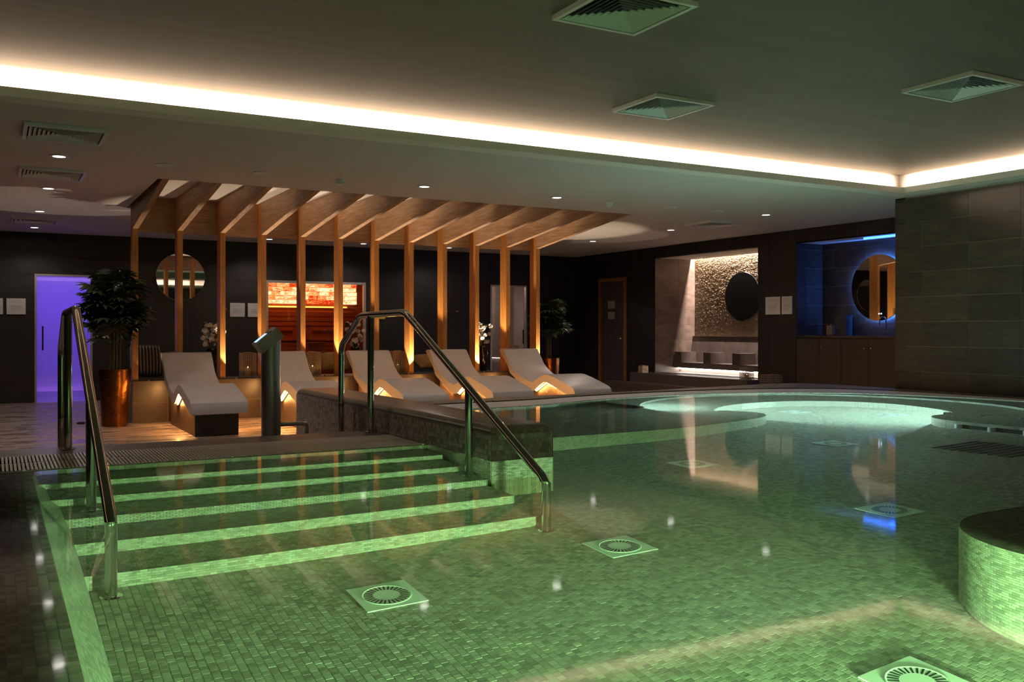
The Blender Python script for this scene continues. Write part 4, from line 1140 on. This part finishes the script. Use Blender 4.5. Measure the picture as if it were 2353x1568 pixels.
# ================================================================== CEILING ITEMS
def downlight(x, y, label, lit=True, power=34.0):
    t = thing('recessed_downlight', label, 'downlight', (x, y, CE), 0, 'recessed ceiling downlights')
    MB().lathe([(.052, -.001), (.085, -.001), (.088, -.004), (.085, -.009), (.056, -.009), (.052, -.001)], n=28, caps=False).build('bezel', 'white_plastic', t, smooth=True)
    MB().lathe([(0, -.004), (.054, -.004)], n=24, caps=False).build('lens', 'downlight' if lit else 'white_plastic', t)
    if lit: spot('downlight_lamp', (0, 0, -.03), (0, 0, -1), 145, power, (1.0, .86, .74), .6, .05, parent=t)
D = [(.51, 9.44, 'lit downlight nearest above the left deck, beside the upper vent'), (.52, 11.64, 'second lit downlight from the coffer in the left column'), (.52, 13.95, 'third lit downlight of the left column, by the palm shadow'), (.53, 16.2, 'lit downlight of the left column nearest the violet door'),
     (4.17, 9.45, 'lit downlight above the middle oak beams'), (5.91, 9.45, 'lit downlight above the right oak beams'), (9.33, 9.45, 'lit downlight before the seat niche, nearest the coffer'), (9.42, 11.63, 'lit downlight in line with the seat niche'), (9.40, 13.8, 'lit downlight by the right palm'),
     (4.21, 16.27, 'lit downlight near the far wall left of the sauna'), (5.95, 16.27, 'lit downlight near the far wall right of the sauna'), (7.7, 16.27, 'lit downlight near the far wall above the robe hooks')]
for k, (x, y, l) in enumerate(D): downlight(x, y, l, True, 80.0 if k == 0 else 34.0)
for x, y, l in ((1.43, 9.44, 'unlit downlight above the leftmost oak beam'), (2.36, 9.45, 'unlit downlight with white lens above the second oak beam'), (7.68, 9.48, 'unlit downlight right of the oak beams'), (8.45, 9.46, 'faint flush disc in the ceiling near the right vent')):
    downlight(x, y, l, False)
for x, y, l in ((3.21, 9.47, 'white smoke detector above the fourth oak beam'), (6.72, 9.51, 'white smoke detector above the rightmost oak beam'), (2.95, 15.2, 'small white detector near the far wall behind the third post')):
    t = thing('smoke_detector', l, 'smoke detector', (x, y, CE), 0, 'ceiling smoke detectors')
    MB().lathe([(.055, 0), (.055, -.012), (.048, -.02), (.046, -.026)], n=24).build('base', 'white_plastic', t, smooth=True)
    for k in range(12):
        a = 2 * math.pi * k / 12; MB().box((-.003, -.003, -.042), (.003, .003, -.024)).build('rib', 'white_plastic', t, loc=(.042 * math.cos(a), .042 * math.sin(a), 0))
    MB().lathe([(.038, -.024), (.036, -.042), (.034, -.05), (.02, -.06), (0, -.062)], n=24).build('cap', 'white_plastic', t, smooth=True)
def vent(x, y, z, label, s=.6, n=8, along=None):
    t = thing('ceiling_vent', label, 'vent', (x, y, z), 0, 'square louvred ceiling vents')
    h = s / 2; b = .028
    boxo('backing', 'vent_dark', (-h + .02, -h + .02, -.002), (h - .02, h - .02, -.0005), t)
    for (a, c) in (((-h, -h), (h, -h + b)), ((-h, h - b), (h, h)), ((-h, -h + b), (-h + b, h - b)), ((h - b, -h + b), (h, h - b))):
        boxo('frame_bar', 'white_plastic', (a[0], a[1], -.03), (c[0], c[1], 0), t)
    # each louvre ring of four tilted blades, dropping to a point in the middle
    for k in range(n):
        r = (h - b - .012) * (1 - k / n); dr = (h - b - .012) / n * .95
        z0 = .004; zt = -.029
        for q in range(4):
            m = MB().add([(-r, -r, zt + .0), (r, -r, zt), (r - dr * .85, -r + dr * .85, z0 - .010), (-r + dr * .85, -r + dr * .85, z0 - .010)], [(0, 1, 2, 3)])
            m.build('louvre', 'white_plastic', t, rot=(0, 0, q * math.pi / 2))
    return t
vent(3.155, 4.32, CU, 'largest square vent at the top edge of the picture')
vent(4.80, 6.03, CU, 'square vent in the coffer nearest the cove light')
vent(6.38, 4.43, CU, 'square vent in the coffer at the right picture edge')
vent(.49, 8.30, CE, 'square vent at upper left, nearer of the two over the deck')
vent(.50, 10.47, CE, 'square vent at left between two lit downlights')
vent(9.42, 10.63, CE, 'square vent right of the oak beams before the seat niche')
vent(.5, 15.1, CE, 'far dim square vent near the violet door', n=5)
